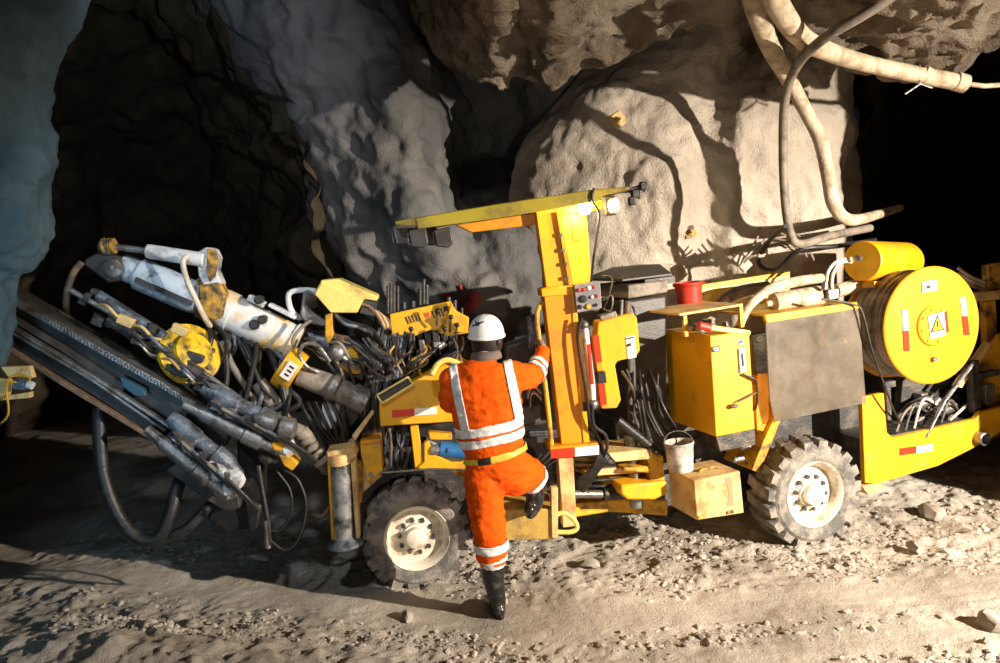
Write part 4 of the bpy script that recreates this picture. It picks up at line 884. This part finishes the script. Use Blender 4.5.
for p_ in ((126, 321), (180, 330)):
    mb = MB(); mb.box(M.pt(*p_, tf), .1, .06, .06, (M.u * .86 - Z * .5).normalized(), M.n); mb.build('feed_clamp', CREAM, fd, bevel=.008)
# two rock drills on the feed
def drifter(x0, y0, x1, y1, t, m, sc=1.0):
    a = M.pt(x0, y0, t); e = M.pt(x1, y1, t); ax = (e - a).normalized(); L = (e - a).length; up = ax.cross(M.n).normalized(); up = -up if up.z < 0 else up
    d = MB(); d.box(a + ax * L * .5 + M.n * .04, L * .95, .16, .15 * sc, ax, M.n, up); d.box(a + ax * L * .2 + up * .02, L * .3, .2, .18 * sc, ax, M.n, up); d = d.build('rock_drill', m, rig, bevel=.02)
    mb = MB(); mb.lathe(a + up * .09 * sc - M.n * .04, ax, [(.04, -.05), (.055, 0), (.06, .05), (.06, L * .3), (.05, L * .32), (.05, L * .55), (.065, L * .56), (.065, L * .75), (.05, L * .8), (.03, L * .95)], 18); mb.build('drill_motor', m, d)
    mb = MB(); mb.lathe(a - up * .03 * sc - M.n * .10, ax, [(.03, -.1), (.035, 0), (.05, .04), (.05, L * .5), (.06, L * .52), (.06, L * .7), (.04, L * .72), (.04, L)], 16); mb.build('accumulator', STL, d)
    mb = MB()
    for k in range(5): p = a + ax * L * (.12 + .18 * k) + up * .05 * sc - M.n * (.07 + .02 * (k % 2)); mb.cyl(p, p - M.n * .06, .028, 10); mb.cyl(p - M.n * .04, p - M.n * .055, .036, 6)
    mb.build('hose_fitting', STL, d)
    for k in range(7):
        p = a + ax * L * (.1 + .12 * k) - M.n * .1 + up * .03
        m2 = MB(); m2.tube([p, p - M.n * .08 + up * .04, p + ax * .18 - M.n * .06 + up * .02, p + ax * .3 - up * .02], .012, 8, smooth=5); m2.build('hydraulic_hose', [BLK, GREYH, BLUST][k % 3], d)
    return d
drifter(168, 432, 236, 487, tf - .06, BLUST, 1.05)
drifter(205, 404, 292, 446, tf + .04, BLUST, 1.1)
for x, y, r_ in ((218, 472, .065), (235, 480, .06), (228, 490, .06)):
    mb = MB(); p = M.pt(x, y, tf - .14); mb.lathe(p, (M.u * .8 - Z * .5 - M.n * .3).normalized(), [(.02, -.08), (r_, -.06), (r_, .02), (r_ * .7, .05), (.001, .06)], 16); mb.build('accumulator', WHST, rig)
mb = MB(); mb.lathe(M.pt(262, 420, tf - .1), (M.u * .8 - Z * .4).normalized(), [(.03, -.05), (.06, 0), (.06, .08), (.03, .1)], 16); mb.lathe(M.pt(284, 428, tf - .08), (M.u * .9 - Z * .3).normalized(), [(.03, -.05), (.075, -.02), (.075, .06), (.03, .08)], 18); mb.build('accumulator', STL, rig)
prism(M, 'guide_block', YEL, [(271, 443), (286, 440), (289, 445), (282, 451), (274, 451)], tf - .1, tf + .05, bevel=.006)
prism(M, 'guide_block', YELD, [(278, 454), (292, 458), (298, 464), (292, 471), (284, 466)], tf - .1, tf + .05, bevel=.006)
mb = MB(); mb.lathe(M.pt(285, 449, tf - .05), (M.u + Z * .2).normalized(), [(.02, -.03), (.055, 0), (.055, .06), (.02, .07)], 14); mb.build('guide_roller', WHST, rig)
# support plates under the drill
prism(M, 'feed_holder', DRK, [(190, 455), (238, 492), (240, 508), (226, 512), (205, 500), (165, 470)], tf + .0, tf + .2, bevel=.01)
prism(M, 'feed_holder', BLK, [(212, 505), (236, 498), (262, 505), (258, 530), (228, 534), (206, 520)], tf + .1, tf + .3, bevel=.02)
prism(M, 'feed_holder', BLK, [(236, 440), (262, 470), (262, 500), (240, 510)], tf + .1, tf + .3, bevel=.02)
mtube(M, 'stinger_rod', STL, [(266, 520, tf), (268, 548, tf)], .02, sm=0)
# hoses around the boom front
random.seed(31)
for k in range(16):
    x0 = 208 + k * 5 + random.uniform(-4, 4); q_ = random.uniform(-10, 26)
    mtube(M, 'hydraulic_hose', [BLK, SMOKY, BLK, BLUST, BLK][k % 5], [(x0, 322 + k * 2.2, random.uniform(-.02, .2)), (x0 + random.uniform(-8, 14), 345 + k * 2 + random.uniform(-8, 8), random.uniform(-.1, .1)), (x0 + q_, 372 + k * 2, random.uniform(-.15, .05)), (x0 + q_ * 1.3 + random.uniform(-14, 14) - k, 396 + k + random.uniform(-8, 18), -.12)], random.uniform(.010, .022))
mtube(M, 'hydraulic_hose', GREYH, [(222, 342, .0), (232, 365, -.06), (246, 388, -.08), (254, 402, -.05), (240, 408, -.1)], .022, n=12)
mtube(M, 'boom_hose', GREYH, [(258, 382, -.05), (272, 402, -.05), (288, 425, -.06), (306, 436, -.06), (318, 455, .0), (326, 470, .1)], [.055, .055, .05, .05, .045, .04], n=16, label='thick ribbed grey hose')
mb = MB()
for k in range(5): p = M.pt(300 + k * 5, 431 + k * 7, -.06); mb.lathe(p, (M.u * .5 - Z * .8).normalized(), [(.05, 0), (.058, .01), (.058, .03), (.05, .04)], 16)
mb.build('hose_sleeve', GREYH, rig)
prism(M, 'boom_support', WHST, [(322, 402), (340, 404), (336, 422), (328, 434), (321, 425)], .05, .2, bevel=.02)
prism(M, 'boom_support', CREAM, [(352, 436), (372, 410), (374, 413), (355, 441)], .0, .05, bevel=.003)
prism(M, 'boom_support', DRK, [(300, 400), (345, 400), (350, 455), (330, 462), (312, 440)], .25, .5, bevel=.02)
for k in range(5): mtube(M, 'hydraulic_hose', BLK, [(300 + k * 8, 402, .0), (310 + k * 8, 420 + k * 2, -.05), (322 + k * 5, 436, .0), (340 + k * 3, 450, .1)], .014)
# the big drooping hose and the thin loops
mtube(M, 'drooping_hose', BLK, [(99, 408, tf + .05), (100, 445, tf), (104, 478, tf - .03), (118, 515, tf - .06), (138, 538, tf - .08), (158, 538, tf - .08), (170, 515, tf - .05), (176, 492, tf), (182, 475, tf + .1)], .042, n=14, label='thick black drooping hose')
mtube(M, 'drooping_hose', BLK, [(158, 538, tf), (185, 530, tf), (205, 510, tf + .05), (218, 500, tf + .1)], .035, n=12)
mtube(M, 'thin_cable', BLK, [(284, 470, tf), (298, 480, tf), (306, 505, tf), (300, 535, tf), (286, 550, tf), (270, 540, tf)], .009)
mtube(M, 'thin_cable', BLK, [(276, 470, tf), (290, 490, tf), (291, 512, tf), (280, 530, tf), (266, 530, tf)], .008)
mtube(M, 'thin_cable', BLK, [(258, 465, tf), (262, 490, tf), (268, 525, tf), (269, 545, tf)], .018)
mtube(M, 'thin_cable', BRN, [(310, 512, tf + .3), (322, 516, tf + .3), (330, 505, tf + .3), (332, 495, tf + .3)], .014)

# ---------------------------------------------------------------- things standing on or near the machine
bk = MB(); p = R.pt(681, 470, -.10); bk.lathe(p - Z * .0, Z, [(.001, .004), (.085, 0), (.088, .01), (.103, .19), (.108, .195), (.108, .21), (.100, .21), (.096, .19), (.08, .02), (.001, .015)], 28)
bo_ = bk.build('bucket', mat('dirty_white_plastic', (.62, .58, .52), .5, 0, (.22, .19, .16), .5, 9), None, ang=30); tag(bo_, 'dirty white plastic bucket standing on the dented cream tool box', 'bucket')
mb = MB(); mb.tube([p + V((.104 * math.cos(a_), .104 * math.sin(a_) - .05 * math.sin(a_), .2 + .075 * math.sin(a_))) for a_ in [math.pi * k / 10 for k in range(11)]], .004, 6); mb.build('bucket_handle', STL, bo_)
mb = MB(); p = R.pt(690, 308, .42); mb.lathe(p, Z, [(.001, .004), (.09, 0), (.105, .17), (.118, .175), (.12, .2), (.108, .205), (.104, .19), (.09, .03), (.001, .02)], 28)
rbk = mb.build('bucket', RED, None, ang=30); tag(rbk, 'red bucket standing between the dark housing and the yellow guard panel', 'bucket')
mb = MB(); mb.tube([p + V((.118 * math.cos(a_), .10 * math.sin(a_) - .06, .19 + .0 * math.sin(a_))) for a_ in [-math.pi * k / 10 for k in range(11)]], .005, 6); mb.build('bucket_handle', RED, rbk)
# junction box at the left
jb = MB(); jb.box(P(22, 384, 4.35), .07, .07, .055, V((.95, 0, -.2)).normalized(), V((0, 1, 0))); jb = jb.build('junction_box', BLUST, None, bevel=.008); tag(jb, 'small blue grey cable junction box on broken boards below the left rock', 'junction box')
mb = MB(); mb.cyl(P(28, 384, 4.3), P(33, 386, 4.3), .022, 12); mb.build('cable_gland', WHST, jb)
for m_, pts, lb in ((CREAM, [(0, 367), (29, 366), (33, 378), (8, 377)], 'pale broken board above the small junction box'), (CREAM, [(-4, 378), (9, 380), (7, 396), (30, 392), (30, 398), (-4, 401)], 'pale broken board below the small junction box')):
    mb = MB(); mb.prism([P(x, y, 4.4) for x, y in pts], V((0, .04, 0))); tag(mb.build('board', m_, bevel=.004), lb, 'board')
mb = MB(); mb.tube([P(-20, 400, 4.42), P(4, 398, 4.3), P(8, 380, 4.28), P(18, 375, 4.28), P(30, 378, 4.28), P(25, 384, 4.3)], .006, 6, smooth=6); mb.tube([P(-10, 430, 4.4), P(8, 415, 4.3), P(6, 385, 4.28), P(16, 382, 4.28)], .006, 6, smooth=6)
tag(mb.build('cable', YELD), 'thin yellow green cable looped around the small junction box', 'cable')
# ================================================================== the person
SK = mat('skin', (.52, .30, .20), .5, 0); COV = mat('orange_coverall', (.84, .105, .003), .85, 0, (.62, .07, .004), .25, 7, .5, 11, spec=.15, dist=.04)
REFL = mat('silver_tape', (.78, .80, .82), .35, 0, (.50, .52, .54), .25, 20, .2, 40); GLV = mat('work_glove', (.30, .22, .15), .8, 0, (.14, .10, .07), .4, 14)
HELM = mat('white_helmet_shell', (.86, .87, .88), .25, 0); HAIRM = mat('dark_hair', (.02, .016, .014), .45, 0); BOOT = mat('black_rubber_boot', (.012, .012, .013), .28, 0, (.16, .14, .12), .18, 16)
NAVY = mat('navy_mark', (.01, .02, .07), .5); YB = mat('yellow_belt', (.80, .55, .05), .5, 0, (.4, .28, .06), .3, 12); SCARF = mat('grey_scarf', (.16, .12, .10), .8, 0)
foot0 = P(496, 612, 4.90)
person = thing('person', 'person in orange coverall and white helmet climbing onto the machine step, seen from behind', 'person', (foot0.x, foot0.y, foot0.z))
XS = V((1, 0, 0))
def etube(mb, pts, side=XS, n=20, sub=5):
    """pts: (point, half width along side, half depth)"""
    out = []
    for i in range(len(pts) - 1):
        q = [pts[max(i - 1, 0)], pts[i], pts[i + 1], pts[min(i + 2, len(pts) - 1)]]
        for k in range(sub):
            t = k / sub
            c = cr(q[0][0], q[1][0], q[2][0], q[3][0], t); out.append((c, q[1][1] * (1 - t) + q[2][1] * t, q[1][2] * (1 - t) + q[2][2] * t))
    out.append(pts[-1]); L = len(out); vs_ = []
    for i, (c, ra, rb) in enumerate(out):
        d = (out[min(i + 1, L - 1)][0] - out[max(i - 1, 0)][0]).normalized()
        a = (side - d * side.dot(d)).normalized(); b = d.cross(a)
        for k in range(n):
            an = 2 * math.pi * k / n; vs_.append(c + a * (ra * math.cos(an)) + b * (rb * math.sin(an)))
    fs = [[i * n + k, i * n + (k + 1) % n, (i + 1) * n + (k + 1) % n, (i + 1) * n + k] for i in range(L - 1) for k in range(n)]
    fs += [list(range(n))[::-1], [(L - 1) * n + k for k in range(n)]]
    mb.add(vs_, fs)
    for e in (0, -1):
        c, ra, rb = out[e]; mb.ball(c, min(ra, rb) * .98)
def remesh(mb, vox, smooth_it=6, wr=0):
    me = bpy.data.meshes.new('tmp'); me.from_pydata(mb.v, [], mb.f); b = bmesh.new(); b.from_mesh(me); bmesh.ops.recalc_face_normals(b, faces=b.faces); b.to_mesh(me); b.free()
    o = bpy.data.objects.new('tmp', me); COL.objects.link(o)
    m = o.modifiers.new('r', 'REMESH'); m.mode = 'VOXEL'; m.voxel_size = vox
    s = o.modifiers.new('s', 'SMOOTH'); s.factor = .5; s.iterations = smooth_it
    dg = bpy.context.evaluated_depsgraph_get(); dg.update(); ev = o.evaluated_get(dg); m2 = ev.to_mesh()
    r = MB(); nr = [v.normal.copy() for v in m2.vertices]
    vv = []
    for v, nn in zip(m2.vertices, nr):
        p = v.co.copy()
        if wr:
            f = wr * (noise.noise(V((p.x * 9, p.y * 9, p.z * 24))) + .6 * noise.noise(V((p.x * 22 + p.z * 10, p.y * 20, p.z * 40)))); p += nn * f
        vv.append(p)
    r.add(vv, [list(p.vertices) for p in m2.polygons]); ev.to_mesh_clear(); bpy.data.objects.remove(o); return r
J = dict(
    torso=[(P(499, 480, 4.98), .150, .115), (P(498, 466, 4.94), .195, .145), (P(494, 450, 4.92), .190, .130), (P(490, 430, 4.91), .208, .135), (P(486, 402, 4.90), .225, .140), (P(485, 382, 4.90), .222, .130), (P(485, 368, 4.91), .165, .10), (P(486, 361, 4.92), .075, .07)],
    legL=[(P(482, 470, 4.93), .118, .125), (P(485, 500, 4.90), .118, .115), (P(489, 528, 4.88), .108, .105), (P(491, 545, 4.88), .103, .10), (P(492, 557, 4.89), .100, .095)],
    legR=[(P(508, 470, 4.95), .13, .13), (P(520, 472, 5.06), .125, .125), (P(530, 475, 5.18), .105, .105), (P(532, 481, 5.21), .09, .09)],
    armR=[(P(507, 375, 4.93), .09, .095), (P(518, 376, 4.99), .082, .095), (P(531, 376, 5.10), .070, .085), (P(539, 364, 5.23), .056, .068), (P(543, 352, 5.34), .046, .052)],
    armL=[(P(462, 376, 4.93), .09, .09), (P(453, 385, 4.95), .075, .085), (P(450, 400, 5.00), .07, .08), (P(457, 402, 5.14), .06, .065), (P(464, 396, 5.30), .048, .05)])
cov = MB()
for k in J: etube(cov, J[k])
cov.ball(P(452, 379, 4.93), .085); cov.ball(P(516, 377, 4.96), .088); cov.ball(P(512, 474, 5.0), .145); cov.ball(P(531, 477, 5.19), .105)
covr = remesh(cov, .011, 4, .011)
coverall = covr.build('coverall', COV, person, ang=180)
# continuous body underneath (head, neck, trunk, limbs)
bd = MB()
for k in J: etube(bd, [(c, a * .8, b * .8) for c, a, b in J[k]])
hc = P(486, 337, 4.97)                                  # head centre
etube(bd, [(P(486, 368, 4.92), .07, .07), (P(486, 352, 4.94), .06, .062), (P(486, 345, 4.96), .06, .065)])
bd.ball(hc, .1, .80, .98, 1.15, 20); bd.ball(hc + V((0, .045, -.065)), .06, .9, 1, .8, 14)   # skull, jaw
bd.ball(hc + V((0, .105, -.015)), .018, .8, 1.1, 1.5, 10)                                     # nose
for s_ in (-1, 1): bd.ball(hc + V((s_ * .082, .0, -.012)), .03, .35, .7, 1.1, 10)            # ears
bd.ball(hc + V((0, .088, -.062)), .022, 1.2, .5, .4, 8)                                       # lips
for pts in ([(P(492, 550, 4.89), .06, .06), (P(494, 580, 4.89), .05, .05), (P(498, 600, 4.90), .04, .045), (P(495, 605, 5.04), .04, .035)], [(P(532, 480, 5.21), .06, .06), (P(534, 495, 5.20), .05, .05), (P(532, 508, 5.2), .04, .04), (P(533, 509, 5.3), .04, .03)]): etube(bd, pts)
etube(bd, [(P(543, 352, 5.34), .03, .03), (P(542, 349, 5.40), .04, .028)]); etube(bd, [(P(464, 396, 5.30), .03, .03), (P(467, 394, 5.40), .04, .02)])
body = remesh(bd, .010, 3).build('body', SK, person, ang=180)
for s_ in (-1, 1):
    mb = MB(); mb.ball(hc + V((s_ * .032, .092, .008)), .011, 1.2, .6, .8, 10); mb.build('eye', WHT, person)
# hands: palm, four fingers, thumb closing around the grab rail
def hand(name, wrist, palm, across, grip, m_):
    """across: unit vector along the knuckles; grip: direction the fingers close to"""
    fwd = (palm - wrist).normalized(); mb = MB()
    etube(mb, [(wrist, .032, .028), (wrist.lerp(palm, .5), .042, .026), (palm, .046, .022)], across, 14, 3)
    for k in range(4):
        o = palm + across * (.033 - .022 * k) + fwd * .01; l = (.85, 1.0, .95, .75)[k]
        mb.tube([o, o + fwd * .028 * l + grip * .006, o + fwd * .045 * l + grip * .028 * l, o + fwd * .030 * l + grip * .055 * l, o + fwd * .008 + grip * .062 * l], [.0105, .0105, .010, .009, .007], 8, smooth=3)
    t = wrist.lerp(palm, .35) + across * .038
    mb.tube([t, t + across * .022 + fwd * .015 + grip * .015, t + across * .018 + fwd * .035 + grip * .040, t + across * .0 + fwd * .045 + grip * .058], [.014, .013, .012, .009], 8, smooth=3)
    return mb.build(name, m_, person, ang=60)
up_ = V((.0, .05, 1)).normalized()
hand('hand', P(543, 354, 5.33), P(543, 348, 5.395), up_, V((-.8, .55, 0)).normalized(), GLV)
hand('hand', P(464, 396, 5.30), P(467, 393, 5.38), V((-1, .2, .2)).normalized(), V((0, .4, -1)).normalized(), GLV)
# bands cut from the coverall surface
UP = (J['torso'][6][0] - J['torso'][2][0]).normalized(); belt0 = P(494, 454, 4.92)
NB = (Z - XS * .10).normalized()
def band(name, planes, mats, off=.006, keep=lambda c: True, pick=None, src=None):
    me = coverall.data.copy(); b = bmesh.new(); b.from_mesh(me); base = root_of(person)
    for co, no in planes:
        g = list(b.verts) + list(b.edges) + list(b.faces)
        bmesh.ops.bisect_plane(b, geom=g, plane_co=co - base, plane_no=no, clear_outer=True, dist=1e-6)
    bmesh.ops.delete(b, geom=[f for f in b.faces if not keep(f.calc_center_median() + base)], context='FACES')
    b.normal_update()
    for v in b.verts: v.co += v.normal * off
    me.materials.clear()
    for m_ in mats: me.materials.append(m_)
    for f in b.faces: f.smooth = True; f.material_index = pick(f.calc_center_median() + base) if pick else 0
    b.to_mesh(me); b.free(); me.name = name
    o = bpy.data.objects.new(name, me); COL.objects.link(o); o.parent = person
    md = o.modifiers.new('solid', 'SOLIDIFY'); md.thickness = .004; md.offset = 1
    return o
def slab(c, n, h0, h1): return [(c + n * h1, n), (c + n * h0, -n)]
def torso_only(c):
    h = (c - belt0).dot(NB); return -.1 < h < .50 and c.y < 5.12 and P(440, 400, 4.9).x + .015 < c.x < P(527, 400, 4.9).x
band('reflective_band', slab(belt0, NB, .085, .14), [REFL], keep=lambda c: torso_only(c) and c.x > P(449, 430, 4.9).x and c.x < P(524, 430, 4.9).x)
band('reflective_band', slab(belt0, NB, .155, .215), [REFL], keep=lambda c: torso_only(c) and c.x > P(449, 430, 4.9).x and c.x < P(524, 430, 4.9).x)
sl = J['torso'][2][0]
for dx0, dx1, tilt in ((P(457, 395, 4.9).x, P(465, 395, 4.9).x, .0), (P(511, 395, 4.9).x, P(519, 395, 4.9).x, .0)):
    c = V(((dx0 + dx1) / 2, 4.9, belt0.z + .3)); n_ = (XS + Z * .10).normalized()
    band('reflective_strap', slab(c, n_, -.026, .026) + [(belt0 + NB * .21, -NB)], [REFL], .005, keep=lambda q: q.y < 5.07)
band('belt', slab(belt0, (Z - XS * .14).normalized(), -.018, .022), [YB, INK], .010, keep=torso_only, pick=lambda c: 1 if P(478, 456, 4.85).x < c.x < P(491, 456, 4.85).x else 0)
ex = J['armR'][2][0]; wx = J['armR'][4][0]; an_ = (wx - ex).normalized()
near = lambda p0, r: (lambda c: (c - p0).length < r)
for h in (.04, .10): band('reflective_band', slab(ex, an_, h, h + .038), [REFL], .005, keep=near(ex + an_ * h, .13))
ly = J['legL'][3][0]; ln = (J['legL'][2][0] - J['legL'][4][0]).normalized()
band('reflective_band', slab(ly, ln, -.028, .030), [REFL], .005, keep=near(ly, .2))
kx = J['legR'][3][0]; kn_ = (V((-.45, -.45, .78))).normalized()
band('reflective_band', slab(P(531, 481, 5.2), kn_, -.03, .025), [REFL], .005, keep=lambda c: c.x > P(516, 480, 5.1).x and (c - P(531, 481, 5.2)).length < .19)
mb = MB(); etube(mb, [(J['legL'][4][0] + ln * .012, .099, .094), (J['legL'][4][0] - ln * .012, .098, .093)], n=24, sub=1)
mb.build('trouser_hem', REFL, person)
# boots
def boot(shaft, heel, toe, name='boot'):
    mb = MB(); etube(mb, shaft); fw = (toe - heel); fw.z = 0; fw.normalize(); sd = fw.cross(Z)
    L = (toe - heel).length
    etube(mb, [(heel + Z * .055 - fw * .01, .040, .05), (heel.lerp(toe, .3) + Z * .055, .045, .055), (heel.lerp(toe, .65) + Z * .04, .050, .040), (toe - fw * .03 + Z * .035, .045, .033)], sd)
    r = remesh(mb, .009, 4).build(name, BOOT, person, ang=180)
    s2 = MB(); pr = []
    for k in range(24):
        a = 2 * math.pi * k / 24; t = .5 - .5 * math.cos(a); wd = .046 * (1 if t > .5 else .88) * math.sin(a) * (1 + .15 * math.sin(math.pi * t)); q = heel.lerp(toe, t) + fw * (-.035 * (1 - t)) + sd * wd; pr.append(V((q.x, q.y, q.z - .0)))
    s2.prism(pr, Z * .025); s2.build('boot_sole', BLK, r, bevel=.004)
g1 = P(497, 616, 4.86)
boot([(P(492, 553, 4.89), .082, .080), (P(493, 575, 4.89), .073, .075), (P(497, 596, 4.89), .055, .062), (P(498, 605, 4.89), .050, .058)], V((g1.x + .02, g1.y + .0, ground(g1.x, g1.y) - .0)), V((g1.x - .05, g1.y + .24, ground(g1.x, g1.y) + .0)))
g2 = P(531, 519, 5.14)
stz = M.pt(530, 510, -.22).z
boot([(P(532, 483, 5.21), .070, .070), (P(535, 496, 5.20), .064, .066), (P(534, 507, 5.19), .050, .056)], V((g2.x, g2.y, stz + .002)), V((g2.x + .03, g2.y + .25, stz + .002)))
# helmet, hair, scarf
hl_c = P(486.5, 336, 4.965); tl = V((.05, -.10, 1)).normalized()
mb = MB(); prof = [(.118, -.006), (.119, .004), (.113, .012)]
for k in range(10): a = math.pi / 2 * k / 9; prof.append((max(.112 * math.cos(a) ** .9, .001), .012 + .125 * math.sin(a)))
mb.lathe(hl_c, tl, prof, 40, None, True)
hm = mb.build('helmet', HELM, person, ang=50); md = hm.modifiers.new('s', 'SOLIDIFY'); md.thickness = .003; md.offset = -1
mb = MB(); mb.prism([hl_c + tl * -.004 + V((.10 * math.cos(a), .085 + .075 * math.sin(a), 0)) for a in [math.pi * k / 12 for k in range(13)]], tl * .006); mb.build('helmet_peak', HELM, hm)
mb = MB()
hme = bpy.data.objects[hm.name].data; base = root_of(hm); HT = BVHTree.FromPolygons([v.co + base for v in hme.vertices], [list(p.vertices) for p in hme.polygons])
def onh(px, py): return hit(HT, px, py, .003)
for a_, b_ in (((471, 326.5), (484, 321.5)), ((475.5, 320.5), (477.5, 326.5)), ((478, 321.5), (479, 326))):
    mb.tube([onh(a_[0] + (b_[0] - a_[0]) * k / 5, a_[1] + (b_[1] - a_[1]) * k / 5) for k in range(6)], [.002, .005, .006, .006, .005, .002], 6)
mb.build('helmet_mark', NAVY, hm)
mb = MB(); mb.lathe(hl_c, tl, [(.09, .0), (.1, .0), (.100, -.03), (.096, -.07), (.082, -.10), (.06, -.098)], 30, None, True); ha = mb.build('hair', HAIRM, person, ang=60)
for v in ha.data.vertices:
    w_ = v.co + root_of(ha) - hl_c
    if w_.y > .02: v.co.y -= (w_.y - .02) * .75; 
mb = MB(); mb.ball(P(498, 342, 4.9), .024, .8, .7, 1.1); mb.build('ear_muff', HAIRM, person)
mb = MB(); mb.lathe(P(486, 357, 4.94), Z, [(.082, -.02), (.10, -.01), (.098, .015), (.086, .036), (.06, .04)], 28, None, True); sc_ = mb.build('collar', SCARF, person, ang=60)
